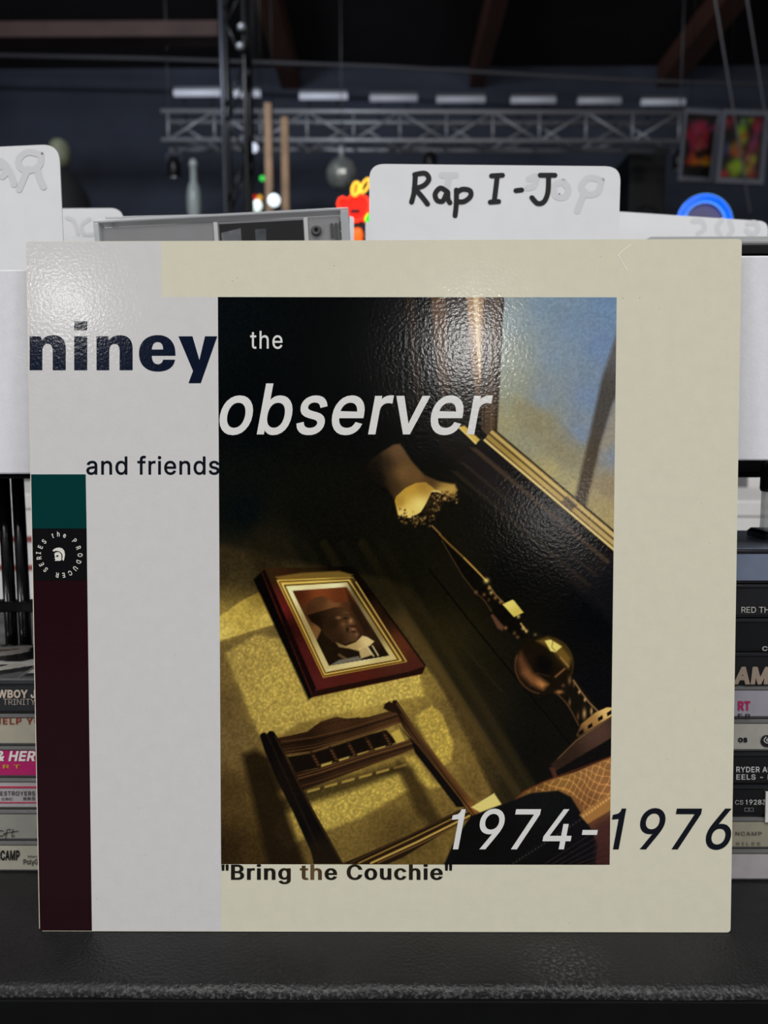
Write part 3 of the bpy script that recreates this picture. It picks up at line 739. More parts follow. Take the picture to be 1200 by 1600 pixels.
# ================================================================== the black counter the sleeve stands on
SH = 1.0
YF = at(600, 1546, -.0355).y
def shelf_material():
    m = mat('black_painted_board', (24, 24, 25), .38, var=.3, vscale=35, bump=.6, bscale=620, spec=.4)
    nt = m.node_tree
    b = nt.nodes['Principled BSDF']
    tc = nt.nodes.new('ShaderNodeTexCoord')
    n = nt.nodes.new('ShaderNodeTexNoise')
    n.inputs['Scale'].default_value = 22
    n.inputs['Detail'].default_value = 8
    nt.links.new(tc.outputs['Object'], n.inputs['Vector'])
    r = nt.nodes.new('ShaderNodeValToRGB')
    r.color_ramp.elements[0].position, r.color_ramp.elements[1].position = .35, .7
    r.color_ramp.elements[0].color = (.28, .28, .28, 1)
    r.color_ramp.elements[1].color = (.55, .55, .55, 1)
    nt.links.new(n.outputs['Fac'], r.inputs['Fac'])
    nt.links.new(r.outputs['Color'], b.inputs['Roughness'])
    # paint worn through along the front arris and in one scuffed spot
    def node(kind, **kw):
        q = nt.nodes.new(kind)
        for k_, v_ in kw.items():
            setattr(q, k_, v_)
        return q
    geo = node('ShaderNodeSeparateXYZ')
    nt.links.new(tc.outputs['Object'], geo.inputs['Vector'])
    edge = node('ShaderNodeMapRange')
    for k_, v_ in (('From Min', YF + .0034), ('From Max', YF + .0012), ('To Min', 0.0), ('To Max', .42)):
        edge.inputs[k_].default_value = v_
    nt.links.new(geo.outputs['Y'], edge.inputs['Value'])
    dist = node('ShaderNodeVectorMath', operation='DISTANCE')
    sc_ = at(884, 1512, -.022)
    dist.inputs[1].default_value = (sc_.x, -.022, SH)
    nt.links.new(tc.outputs['Object'], dist.inputs[0])
    spot = node('ShaderNodeMapRange')
    for k_, v_ in (('From Min', .022), ('From Max', .002), ('To Min', 0.0), ('To Max', .4)):
        spot.inputs[k_].default_value = v_
    nt.links.new(dist.outputs['Value'], spot.inputs['Value'])
    mx = node('ShaderNodeMath', operation='MAXIMUM')
    nt.links.new(edge.outputs['Result'], mx.inputs[0])
    nt.links.new(spot.outputs['Result'], mx.inputs[1])
    ns = node('ShaderNodeTexNoise')
    ns.inputs['Scale'].default_value = 620
    ns.inputs['Detail'].default_value = 5
    nt.links.new(tc.outputs['Object'], ns.inputs['Vector'])
    nr = node('ShaderNodeMapRange')
    for k_, v_ in (('From Min', .47), ('From Max', .68), ('To Min', 0.0), ('To Max', .8)):
        nr.inputs[k_].default_value = v_
    nt.links.new(ns.outputs['Fac'], nr.inputs['Value'])
    ml = node('ShaderNodeMath', operation='MULTIPLY')
    nt.links.new(mx.outputs[0], ml.inputs[0])
    nt.links.new(nr.outputs['Result'], ml.inputs[1])
    old = b.inputs['Base Color'].links[0].from_socket
    mix = node('ShaderNodeMix', data_type='RGBA')
    nt.links.new(ml.outputs[0], mix.inputs[0])
    nt.links.new(old, mix.inputs[6])
    mix.inputs[7].default_value = (.22, .22, .22, 1)
    nt.links.new(mix.outputs[2], b.inputs['Base Color'])
    return m
M_shelf = shelf_material()
counter = thing('display_counter', 'black painted counter with scuffed front edge under the record sleeve', 'counter', (0, 0, 0))
mb = MB()
prof = [(YF + .002, SH - .05), (YF, SH - .046)]
for k in range(7):
    t = k / 6 * math.pi / 2
    prof.append((YF + .0042 - .0042 * math.cos(t), SH - .0042 + .0042 * math.sin(t)))
prof += [(1.15, SH), (1.15, SH - .05)]
nx = 60
vs, fs = [], []
for i in range(nx + 1):
    x = -.9 + 1.8 * i / nx
    wob = .0004 * math.sin(x * 37) + .0003 * math.sin(x * 91 + 1)
    for j, (y, z) in enumerate(prof):
        vs.append((x, y + (wob if j < 9 else 0), z + (wob * .6 - .0004 if 2 <= j < 8 else 0)))
n = len(prof)
for i in range(nx):
    for j in range(n):
        fs.append((i * n + j, (i + 1) * n + j, (i + 1) * n + (j + 1) % n, i * n + (j + 1) % n))
fs += [tuple(range(n)), tuple(nx * n + j for j in reversed(range(n)))]
MB().add(vs, fs, True).build('top_board', M_shelf, counter)
MB().box((-.9, YF - .0016, SH - .05), (.9, YF + .0015, SH - .0046)).build('shade_band', mat('front_shade_black', (7, 8, 8), .5, spec=.25, var=.3, vscale=60), counter, bevel=.0003)  # added near-black band, the shade of the front face put into colour
MB().box((-.88, YF + .012, .1), (.88, YF + .03, SH - .05)).build('front_panel', M_shelf, counter)
for sx in (-.88, .86):
    MB().box((sx, YF + .031, 0), (sx + .02, 1.13, SH - .05)).build('side_panel', M_shelf, counter)

# ================================================================== cassettes
CW, CD, CH = .1085, .0695, .017
M_case_k = mat('smoky_case_plastic', (40, 41, 44), .18, coat=.3)
M_case_w = mat('bright_clear_plastic', (206, 206, 206), .15, coat=.5)
M_case_c = mat('clear_case_plastic', (112, 112, 112), .15, coat=.5)
INK = {}
def ink(rgb, rough=.3):
    k = 'ink_%d_%d_%d' % tuple(rgb)
    return mat(k, rgb, rough, var=.06, vscale=300)

def cassette(x0, yf, z0, card, clear, label, group, dx=0.0, rot=0.0, cz=None, parts=True, ch=CH):
    """cassette in its case: box with a lid line, hinge rim and the printed spine card"""
    t = thing('cassette', label, 'cassette', (x0 + dx, yf, z0), (0, 0, rot), group)
    m = (M_case_w if clear == 2 else M_case_c) if clear else M_case_k
    g = .00025
    MB().box((0, .0006, g), (CW, CD, ch - g)).build('case', m, t, bevel=.0009)
    MB().box((-.0003, .012, ch * .50), (CW + .0003, CD + .0003, ch * .54)).build('lid_seam', M_black, t)
    if cz is None:
        cz = (.0018, ch - .0022)
    sc = MB().box((.0012, 0, cz[0]), (CW - .0012, .0008, cz[1])).build('spine_card', card, t)
    MB().box((.0008, -.0004, ch - .0017), (CW - .0008, .001, ch - .0006)).build('hinge_rim', m, t, bevel=.0002)
    return t

def spine_fn(t, off=.00035):
    loc = t.location
    return lambda px, py: (lambda q: Vector((q.x - loc.x, -off, q.z - loc.z)))(at(px, py, loc.y))

YL, YR = .047, .040
XL, XR = -.247, .140
GL, GR = 'cassettes stacked left of the sleeve', 'cassettes stacked right of the sleeve'
def cardmat(rgb, **k):
    return mat('card_%d_%d_%d' % tuple(rgb), rgb, .22, var=.08, vscale=90, coat=.4, **k)

def zz(t, a, b):
    return (zat(b, t.y) - t.z, zat(a, t.y) - t.z)
# --- left stack, from the bottom
t = cassette(XL, YL, SH + 0 * CH, cardmat((176, 172, 158)), True, 'cream cassette lettered NCAMP at the bottom of the left stack', GL, .0004)
word('lettering', 'NCAMP', -6, 31, 1343, 1328, 'C', spine_fn(t), ink((20, 20, 22)), t, bold=28)
word('lettering', 'PolyG', 37, 60, 1350, 1342, 'P', spine_fn(t), ink((30, 30, 34)), t, bold=10)
word('lettering', 'Man', 44, 58, 1339.5, 1336, 'M', spine_fn(t), ink((70, 70, 72)), t, bold=8)
t = cassette(XL, YL, SH + 1 * CH, cardmat((150, 150, 142)), True, 'grey cassette with handwritten letters in the left stack', GL, -.001)
strokes([[(6, 1299), (1, 1297), (-2, 1303), (3, 1306), (8, 1303)], [(17, 1296), (12, 1296), (10, 1304), (9, 1312)], [(6, 1302), (15, 1300)], [(21, 1295), (19, 1306), (23, 1305)], [(15, 1300), (29, 1298)]], 1.1, spine_fn(t)).build('handwriting', ink((24, 24, 26)), t)
t = cassette(XL, YL, SH + 2 * CH, cardmat((178, 172, 175)), True, 'white cassette with two red lines lettered ESTROYERS', GL, .001)
for y0, y1 in ((1229, 1231.5), (1253.5, 1255)):
    a_, b_ = zz(t.location, y0, y1)
    MB().box((.0012, -.0003, a_), (CW - .0012, .0002, b_)).build('red_line', ink((186, 50, 84)), t)
word('lettering', 'ESTROYERS', 1, 55, 1242.5, 1236, 'E', spine_fn(t), ink((40, 36, 40)), t, bold=12, track=60)
word('lettering', 'CRC', 3, 20, 1250, 1246, 'C', spine_fn(t), ink((50, 46, 50)), t, bold=14, track=60)
word('lettering', 'RRS', 37, 55, 1250, 1245, 'R', spine_fn(t), ink((50, 46, 50)), t, bold=14, track=60)
t = cassette(XL, YL, SH + 3 * CH, cardmat((186, 40, 108)), True, 'bright pink cassette with white slanted letters', GL, -.0005)
word('lettering', '& HER', -6, 56, 1188, 1173, 'H', spine_fn(t), ink((240, 232, 232)), t, bold=30, shear=.2)
word('lettering', 'RT', 5, 32, 1200, 1194.5, 'R', spine_fn(t), ink((206, 160, 60)), t, bold=16, track=220)
t = cassette(XL, YL, SH + 4 * CH, cardmat((178, 173, 156)), True, 'cream cassette with red letters HELP in the left stack', GL, .0008)
word('lettering', 'HELP YO', -8, 64, 1131, 1121, 'H', spine_fn(t), ink((140, 58, 46)), t, bold=18, track=60)
t = cassette(XL, YL, SH + 5 * CH, cardmat((48, 50, 52)), False, 'dark cassette lettered WBOY TRINITY on top of the left stack', GL, -.0006)
top_left = t
word('lettering', 'WBOY J', -4, 56, 1089.5, 1077.5, 'B', spine_fn(t), ink((206, 190, 176)), t, bold=34)
word('lettering', 'E TRINITY', -5, 56, 1101, 1091.5, 'T', spine_fn(t), ink((170, 158, 150)), t, bold=2)
# busy printed cover seen through the clear lid of the top case
h, wd = 50, 80
U, V = np.meshgrid(np.linspace(.003, CW - .003, wd), np.linspace(.004, CD - .004, h))
seeds = rng.uniform(0, 1, (46, 2)) * (CW, CD)
scol = [lin(random.choice([(22, 22, 24), (40, 36, 34), (190, 186, 178), (120, 84, 66), (90, 92, 92), (214, 212, 206), (30, 32, 34)])) for _ in range(46)]
D = ((U[..., None] + V[..., None] * .7 - seeds[:, 0] - seeds[:, 1] * .7) * 1.0) ** 2 + ((V[..., None] - U[..., None] * .5 - seeds[:, 1] + seeds[:, 0] * .5) * 2.0) ** 2
idx = D.argmin(-1)
Pg = np.stack([U, V, np.full_like(U, CH + .0001)], -1)[::-1]
print_grid('cover_print', Pg, np.array(scol)[idx][::-1], colour_material('cover_ink', .2, coat=.6), top_left)
MB().box((.001, .002, CH - .0001), (CW - .001, .0034, CH + .0006)).build('lid_ridge', M_case_c, top_left)
MB().box((.06, .003, CH - .0001), (.0612, .066, CH + .0004)).build('lid_ridge', M_case_c, top_left)

# --- right stack, from the bottom
t = cassette(XR, YR, SH + 0 * CH, cardmat((176, 170, 174)), True, 'plain silver grey cassette at the bottom of the right stack', GR, .0006)
t = cassette(XR, YR, SH + 1 * CH, cardmat((158, 154, 136)), True, 'beige cassette with grey letters NCAMP second up in the right stack', GR, -.0008)
word('lettering', 'NCAMP', 1149, 1190, 1305, 1299, 'N', spine_fn(t), ink((86, 82, 76)), t, bold=10, track=70)
word('lettering', 'BILEE', 1150, 1188, 1320, 1315.5, 'B', spine_fn(t), ink((104, 100, 92)), t, bold=10, track=160)
t = cassette(XR, YR, SH + 2 * CH, cardmat((24, 25, 28)), False, 'black cassette with a number and a white sticker', GR, .0004)
word('lettering', 'CS', 1148, 1161, 1256.5, 1249.5, 'C', spine_fn(t), ink((160, 160, 160)), t, bold=8)
word('lettering', '19283', 1164.5, 1196, 1256.5, 1249, '1', spine_fn(t), ink((190, 190, 190)), t, bold=12)
for x0 in (1163, 1170.5):
    mbx = strokes([[(x0, 1262), (x0 + 6, 1262)], [(x0, 1267), (x0 + 6, 1267)], [(x0, 1262), (x0, 1267)], [(x0 + 6, 1262), (x0 + 6, 1267)]], .9, spine_fn(t))
    mbx.build('noise_reduction_mark', ink((120, 120, 120)), t)
st = spine_fn(t, .0012)
MB().prism([st(x, y) for x, y in ((1195, 1236), (1260, 1236), (1260, 1283), (1194, 1283))], (0, .0008, 0)).build('price_sticker', ink((225, 224, 222)), t)
t = cassette(XR, YR, SH + 3 * CH, cardmat((26, 27, 30)), False, 'black cassette with two lines of white capitals RYDER AN', GR, -.0005)
word('lettering', 'RYDER AN', 1150, 1206, 1206, 1197.5, 'R', spine_fn(t), ink((205, 205, 205)), t, bold=14, track=30)
word('lettering', 'EELS - R', 1150, 1206, 1217.5, 1209.5, 'R', spine_fn(t), ink((195, 195, 195)), t, bold=14, track=30)
t = cassette(XR, YR, SH + 4 * CH, cardmat((172, 169, 162)), True, 'light grey cassette with a round black logo', GR, .001)
word('lettering', 'os', 1153, 1167.5, 1159, 1152, 'o', spine_fn(t), ink((22, 22, 24)), t, bold=34)
f_ = spine_fn(t)
MB().add([f_(1197.5 + 9.5 * math.cos(a * math.pi / 12), 1157.5 + 9.5 * math.sin(a * math.pi / 12)) for a in range(24)], [tuple(range(24))]).build('round_logo', ink((34, 34, 38)), t)
f2 = spine_fn(t, .0006)
strokes([[(1196, 1151), (1193, 1156), (1197, 1160), (1203, 1159)], [(1199, 1153), (1197, 1156), (1200, 1157)]], 1.6, f2).build('logo_curl', ink((190, 188, 184)), t)
t = cassette(XR, YR, SH + 5 * CH, cardmat((160, 157, 168)), True, 'pale lilac cassette with magenta letters', GR, -.0006)
word('lettering', 'RT', 1153, 1172, 1109, 1095, 'R', spine_fn(t), ink((176, 40, 92)), t, bold=34)
word('lettering', 'ER', 1153, 1172, 1122, 1115, 'E', spine_fn(t), ink((36, 36, 40)), t, bold=14, track=180)
t = cassette(XR, YR, SH + 6 * CH, cardmat((30, 30, 33)), False, 'black cassette with large beige letters AM', GR, .0006)
word('lettering', 'AM', 1145, 1203, 1067, 1041.5, 'M', spine_fn(t), ink((158, 142, 128)), t, bold=44, shear=.12)
t = cassette(XR, YR, SH + 7 * CH, cardmat((24, 26, 28)), False, 'black cassette lettered CS in the right stack', GR, -.0004)
word('lettering', 'CS', 1190.5, 1207, 1016.5, 1009.5, 'C', spine_fn(t), ink((190, 188, 184)), t, bold=14)
t = cassette(XR, YR, SH + 8 * CH, cardmat((38, 39, 42)), False, 'charcoal cassette with thin capitals RED THE', GR, .0005)
word('lettering', 'RED THE', 1158, 1209, 957, 948, 'R', spine_fn(t), ink((200, 196, 190)), t, bold=2)
t = cassette(XR, YR, SH + 9 * CH, cardmat((120, 130, 152)), False, 'plain blue grey cassette on top of the right stack', GR, .0002)

# coloured lid of the top case of the right stack
MB().box((.0006, .0012, CH - .0002), (CW - .0006, CD - .0006, CH + .0004)).build('lid_top', mat('blue_grey_lid', (104, 112, 130), .2, coat=.4), t, bevel=.0003)

# --- white cartons further back on the counter, seen under the bins
M_carton = mat('white_carton', (228, 227, 226), .6, var=.05, vscale=25)
def carton(x0, x1, y0, y1, z1, lab, stripes=(), lid=.03):
    t = thing('carton', lab, 'box', ((x0 + x1) / 2, y0, SH), group='white cartons behind the bins')
    w2, h2 = (x1 - x0) / 2, z1 - SH
    MB().box((-w2, 0, 0), (w2, y1 - y0, h2 - lid)).build('body', M_carton, t, bevel=.002)
    MB().box((-w2 - .002, -.002, h2 - lid), (w2 + .002, y1 - y0 + .002, h2)).build('lid', M_carton, t, bevel=.002)
    for z0_, z1_ in stripes:
        MB().box((-w2, -.0012, z0_ - SH), (w2, .001, z1_ - SH)).build('red_stripe', ink((150, 74, 76)), t)
yc = .62
carton(-.62, xat(62, yc, 850), yc, .85, zat(770, yc), 'white carton with two red stripes behind the twin black posts', [(zat(846, yc), zat(837, yc)), (zat(890, yc), zat(882, yc))], .02)
carton(xat(1120, yc, 800), .63, yc, .84, zat(783, yc), 'white carton behind the clear stand at right', (), .02)
carton(xat(1168, .9, 760), .78, .9, 1.1, zat(690, .9), 'tall white carton standing furthest back at right', (), .03)
carton(-.85, xat(30, .9, 760), .9, 1.1, zat(690, .9), 'tall white carton standing furthest back at left', (), .03)

# ================================================================== black rack carrying the bins
rack = thing('wire_rack', 'black metal rack with twin posts carrying the white bins', 'rack', (0, .13, SH))
M_rack = mat('black_gloss_bar', (12, 12, 13), .22, coat=.3)
ZR = zat(740, .13) - SH
zlow = zat(946, .13) - SH
for sx in (-.335, .335):
    for yy in (0, .15):
        MB().tube([(sx, yy, 0), (sx, yy, ZR)], .004, 10).build('post', M_rack, rack)
for px in (10, 32):
    xx = xat(px, .13, 840)
    MB().tube([(xx, 0, 0), (xx, 0, ZR + .001)], .0036, 12).build('post', M_rack, rack)
for px in (1262, 1290):
    xx = xat(px, .13, 840)
    MB().tube([(xx, 0, 0), (xx, 0, ZR + .001)], .0036, 12).build('post', M_rack, rack)
MB().box((-.345, -.0042, ZR - .0025), (.345, .0042, ZR + .0021)).build('rail', M_rack, rack, bevel=.001)
MB().box((-.345, .146, ZR - .0025), (.345, .154, ZR + .0021)).build('rail', M_rack, rack, bevel=.001)
MB().box((-.345, -.0042, zlow - .0034), (-.172, .0042, zlow + .0034)).build('rail', M_rack, rack, bevel=.001)
for sx in (-.335, .335):
    MB().box((sx - .004, 0, ZR - .002), (sx + .004, .15, ZR + .0015)).build('side_rail', M_rack, rack)

# clear stand with black cap and foot on the right stack
zt0 = SH + 10 * CH
yb = .082
x0 = xat(1184, yb + .004, 780)
std = thing('label_stand', 'clear plastic stand with black cap on the right cassette stack', 'stand', (x0, yb, zt0))
zc0, zc1 = zat(770, yb) - zt0, zat(721, yb) - zt0
MB().prism([(-.003, -.012, 0), (.05, -.012, 0), (.05, -.012, .0035), (-.001, -.012, .0045), (-.003, -.012, .003)], (0, .02, 0)).build('foot', M_rack, std, bevel=.0008)
MB().box((.001, -.002, .004), (.03, .003, zc0 + .002)).build('clear_body', mat('clear_acrylic', (190, 192, 194), .08, alpha=.45), std, bevel=.0006)
MB().box((.003, -.003, zc0 - .009), (.011, -.0022, zc0 - .004)).build('white_tab', ink((200, 200, 200)), std)
MB().box((-.0002, -.003, zc0), (.035, .004, zc1)).build('cap', M_rack, std, bevel=.002)

# ================================================================== white disc bins
ZB = SH + ZR + .0022
M_bin = mat('white_bin_board', (226, 226, 232), .45, var=.03, vscale=200, bump=.12, bscale=700)
def disc_bin(x0, x1, ztop, lab, low):
    t = thing('disc_bin', lab, 'bin', ((x0 + x1) / 2, .026, ZB), group='white disc bins on the rack')
    wd = (x1 - x0) / 2
    hh = ztop - ZB
    MB().box((-wd, 0, low), (wd, .003, hh)).build('front_panel', M_bin, t, bevel=.0008)
    MB().box((-wd, .27, 0), (wd, .273, hh * .8)).build('back_panel', M_bin, t, bevel=.0008)
    for sx in (-wd, wd - .0015):
        MB().box((sx, .0031, .0094), (sx + .0015, .2699, hh * .8)).build('side_panel', M_bin, t)
    MB().box((-.0015, .0031, .0111), (.0015, .2699, hh * .75)).build('partition', M_bin, t)
    MB().box((-wd + .0016, .076, 0), (wd - .0016, .2699, .0110)).build('base', mat('black_tray_base', (10, 10, 12), .4), t)
    return t
ztl, ztr = zat(419, .026), zat(401, .026)
disc_bin(-.3415, -.0095, ztl, 'white bin on the rack at left, lower front edge', .0035)
disc_bin(-.0088, .3125, ztr, 'white bin on the rack at right, below the flat jewel case', .0092)
ZF = ZB + .0112

# ---- dividers
M_div = mat('white_divider_plastic', (228, 229, 232), .35, var=.02, vscale=60)
def rounded(pts, radii, n=7):
    out = []
    k = len(pts)
    for i, (p, r) in enumerate(zip(pts, radii)):
        P, A, B = Vector(p), Vector(pts[i - 1]), Vector(pts[(i + 1) % k])
        if r == 0:
            out.append(tuple(P)); continue
        a, b = P + (A - P).normalized() * r, P + (B - P).normalized() * r
        for q in range(n + 1):
            t = q / n
            out.append(tuple(a * (1 - t) ** 2 + P * 2 * t * (1 - t) + b * t * t))
    return out
def divider(outline, YA, lab, x_ref=(0, 1200), YB=None):
    """outline in photo pixels on a card standing at depth YA (left) .. YB (right); foot on the bin floor"""
    YB = YA if YB is None else YB
    def dep(px):
        return YA + (YB - YA) * (px - x_ref[0]) / (x_ref[1] - x_ref[0])
    pts = []
    for x, y in outline:
        q = at(x, y, dep(x))
        pts.append(q)
    cx = sum(p.x for p in pts) / len(pts)
    o = Vector((cx, YA, ZF))
    left, right = min(pts, key=lambda p: p.x), max(pts, key=lambda p: p.x)
    t = thing('divider_card', lab, 'divider', o, group='white divider cards in the bins')
    # close the outline at the foot
    ring = [Vector((left.x, left.y, ZF))] + pts + [Vector((right.x, right.y, ZF))]
    # outline points come left to right
    MB().prism([p - o for p in ring], (0, .0007, 0)).build('card', M_div, t)
    return t, (lambda px, py, e=.0002: (lambda q: q - o - Vector((0, e, 0)))(at(px, py, dep(px))))
def top_outline(x0, x1, y0, y1, r0, r1, xb0, xb1, yb):
    p = rounded([(xb0, yb), (x0, y0), (x1, y1), (xb1, yb)], [0, r0, r1, 0])
    return p
M_ghost = mat('see_through_marker', (212, 213, 217), .4)
M_pen = mat('black_marker', (7, 7, 9), .5)
dA, fA = divider(top_outline(-300, 92, 243, 225, 20, 27, -294, 99, 380), .128, 'white divider card with mirrored show-through letter at far left')
for q in [[[(64, 242), (44, 238), (30, 248), (32, 262), (48, 266), (62, 258), (64, 242)], [(44, 264), (36, 282), (30, 296)], [(58, 262), (62, 278), (68, 292)]], [[(2, 252), (12, 262), (20, 280), (22, 288)], [(-4, 264), (4, 258), (10, 268), (4, 276)]]]:
    strokes(q, 10, fA).build('show_through_letter', M_ghost, dA)
dA2, fA2 = divider(top_outline(-110, 192, 327, 325, 15, 20, -108, 196, 400), .235, 'white divider card with rounded corner showing behind the left divider')
for q in ([(104, 340), (116, 346), (122, 366)], [(140, 342), (128, 352), (132, 366), (146, 366)]):
    strokes([q], 6, fA2).build('show_through_letter', M_ghost, dA2)
dC, fC = divider(top_outline(577, 970, 256, 260, 24, 24, 577, 966, 390), .1215, 'white divider card with handwriting Rap I-J')
# handwriting
hw = [[(649, 274), (647, 300), (643, 316)], [(648, 273), (664, 271), (670, 280), (662, 290), (647, 295)], [(648, 295), (658, 306), (668, 319)],
      [(698, 299), (688, 294), (680, 303), (683, 313), (692, 314), (699, 300), (700, 311), (703, 317)],
      [(713, 297), (713, 318), (711, 337)], [(713, 302), (722, 296), (734, 298), (735, 307), (725, 315), (714, 315)],
      [(768, 275), (785, 274)], [(777, 275), (774, 300), (772, 315)], [(766, 316), (779, 315)],
      [(806, 298), (815, 297)], [(844, 274), (867, 274)], [(857, 275), (856, 300), (850, 315), (840, 318), (831, 309)]]
for q in [hw[0:3], hw[3:4], hw[4:6], hw[6:9], hw[9:10], hw[10:12]]:
    strokes(q, 8, fC).build('handwritten_letter', M_pen, dC)
MB().add([fC(874 + 1.2 * math.cos(k), 303 + 1.2 * math.sin(k)) for k in range(6)], [tuple(range(6))]).build('ink_dot', M_pen, dC)
for q in [[[(690, 274), (712, 274)], [(702, 274), (698, 296)]], [[(826, 280), (838, 276), (834, 290), (824, 294)]], [[(880, 284), (866, 290), (868, 306), (882, 308), (888, 296), (880, 284)]], [[(940, 282), (920, 278), (908, 292), (918, 304), (934, 300), (940, 282)], [(914, 300), (906, 318), (902, 330)]]]:
    strokes(q, 10, lambda x, y: fC(x, y, .00012)).build('show_through_letter', M_ghost, dC)
dD, fD = divider(top_outline(945, 1200, 329, 346, 10, 14, 945, 1200, 420), .236, 'white divider card with faint show-through marks under the blue ring lamp', (945, 1200), .25)
for q in [[[(1082, 346), (1096, 346), (1100, 358), (1090, 366)]], [[(1128, 344), (1120, 356), (1126, 368)], [(1140, 346), (1144, 360), (1138, 368)]], [[(1168, 350), (1180, 348), (1184, 360), (1174, 366), (1166, 360)]]]:
    strokes(q, 8, fD).build('show_through_letter', M_ghost, dD)
dB, fB = divider(top_outline(440, 553, 337, 338, 6, 5, 440, 553, 400), .262, 'white divider card showing between the tilted jewel case and the neon')
dB2, fB2 = divider(top_outline(571, 880, 346, 342, 5, 10, 571, 880, 400), .262, 'white divider card showing just right of the neon stem')

# ---- jewel cases
M_clear = mat('clear_polystyrene', (90, 92, 95), .06, alpha=.03)
M_edge = mat('frosted_case_edge', (190, 192, 196), .15, alpha=.75)
JW, JH, JT = .142, .125, .0102
def jewel(label, loc, rot, group=None, cat='jewel case'):
    return thing('jewel_case', label, cat, loc, rot, group)
# tilted one in the left bin (seen from its back inlay)
yj = .112
cTL = at(145, 344, yj)
angJ = -.047
j = jewel('tilted clear jewel case with grey inlay and dark photo strip', (0, 0, 0), (0, angJ, 0))
Rj = Euler((0, angJ, 0)).to_matrix()
j.location = cTL - Rj @ Vector((0, 0, JH))
def bar(x0, x1, z0, z1, y0=0.0, y1=JT):
    return MB().box((x0, y0, z0), (x1, y1, z1))
sx = JW / (523 - 145)
fr = MB()
fr.box((0, 0, JH - .0016), (JW, JT, JH)); fr.box((0, 0, 0), (JW, JT, .0016)); fr.box((0, 0, .0016), (.003, JT, JH - .0016)); fr.box((JW - .0045, 0, .0016), (JW, JT, JH - .0016))
fr.build('edge_frame', M_edge, j, bevel=.0004)
bar(.004, JW - .005, .002, JH - .004, .0022, .004).build('inlay', mat('grey_inlay', (138, 138, 140), .5, var=.04, vscale=80), j)
bar(.0001, JW - .0001, .0002, JH - .0018, .0006, .0016).build('front_cover', M_clear, j)
a0, a1 = (330 - 145) * sx, (455 - 145) * sx
ph = bar(a0, a1, .03, JH - .0052, .0018, .0022).build('inlay_photo', mat('dark_photo_ink', (13, 13, 15), .4, var=.5, vscale=70), j)
MB().prism([(a0 + .001, .0017, JH - .010), (a0 + .012, .0017, JH - .008), (a0 + .012, .0017, JH - .03), (a0 + .001, .0017, JH - .04)], (0, .0002, 0)).build('photo_building', mat('photo_grey_ink', (104, 106, 110), .4, var=.2, vscale=300), ph)
bar(a0 + .02, a0 + .026, JH - .03, JH - .009, .0016, .0019).build('photo_streak', mat('photo_mid_ink', (72, 76, 80), .4, var=.3, vscale=300), ph)
for q in ((322 - 145) * sx, (456 - 145) * sx):
    bar(q, q + .0022, .03, JH - .004, .0015, .0019).build('pale_line', mat('pale_inlay_line', (196, 196, 196), .5), j)
xl = (466 - 145) * sx
mk = MB()
ring = [(xl + .003 + .0019 * math.cos(k * math.pi / 10), .0013, JH - .0115 + .0019 * math.sin(k * math.pi / 10)) for k in range(20)]
mk.tube(ring, .0011, 5, closed=True)
mk.build('round_mark', mat('dark_inlay_ink', (70, 70, 72), .5), j)
for k, (u0, u1, v0, v1) in enumerate(((.011, .0125, .008, .016), (.0135, .015, .008, .018), (.016, .020, .007, .012), (.016, .020, .013, .017))):
    bar(xl + u0, xl + u1, JH - v1, JH - v0, .0012, .0016).build('printed_mark', mat('dark_inlay_ink', (70, 70, 72)), j)
bar(xl, xl + .018, JH - .026, JH - .0185, .0012, .0016).build('pale_box', mat('pale_inlay_line', (196, 196, 196)), j)
# a second clear case just behind, its corner showing
j2 = jewel('clear jewel case corner just behind the tilted case', (0, 0, 0), (0, -.02, 0))
c2 = at(544, 329, .135)
j2.location = c2 - Euler((0, -.02, 0)).to_matrix() @ Vector((JW, 0, JH))
fr = MB()
fr.box((0, 0, JH - .004), (JW, JT, JH)); fr.box((0, 0, 0), (JW, JT, .002)); fr.box((0, 0, .002), (.004, JT, JH - .004)); fr.box((JW - .004, 0, .002), (JW, JT, JH - .004))
fr.build('edge_frame', M_edge, j2, bevel=.0004)
bar(.0041, JW - .0041, .0021, JH - .0041, .003, .005).build('inlay', mat('pale_inlay_card', (200, 200, 200), .5), j2)
# cases standing in the right bin, and the flat one on top of them
yd = .104
zfl = zat(399, yd)
xd0 = .1505
for k in range(9):
    t = jewel('jewel case standing in the right bin under the flat case', (xd0 + .004, yd + .001 + k * .0124, ZF), (0, 0, 0), 'jewel cases standing in the right bin')
    hh = zfl - ZF - .0003
    MB().box((0, 0, 0), (JW, JT * .6, hh)).build('tray', M_black, t, bevel=.0006)
    MB().box((0, JT * .6, 0), (JW, JT, hh)).build('cover', M_edge, t, bevel=.0006)
t = jewel('jewel case lying flat on the right bin, grey edge over black tray', (at(1000, 386, yd).x, yd, zfl), (0, 0, 0))
zs = zat(383, yd) - zfl
zt2 = zat(371, yd) - zfl
MB().box((0, 0, 0), (JW, .112, zs)).build('tray', mat('black_tray', (14, 14, 15), .3), t, bevel=.0005)
MB().prism([(0, 0, zs), (0, .112, zs), (0, .112, zt2), (.004, 0, zt2)], (0, 0, 0)) if False else None
MB().box((.0, .0, zs), (JW, .112, zs + (zt2 - zs) * .45)).build('lid', mat('grey_lid_edge', (150, 151, 152), .25), t, bevel=.0004)
MB().prism([(.0015, .0006, zs + (zt2 - zs) * .45), (JW, .0006, zs + (zt2 - zs) * .45), (JW, .0006, zt2), (.006, .0006, zt2)], (0, .111, 0)).build('cover_plate', mat('grey_cover_plate', (176, 177, 178), .25), t)

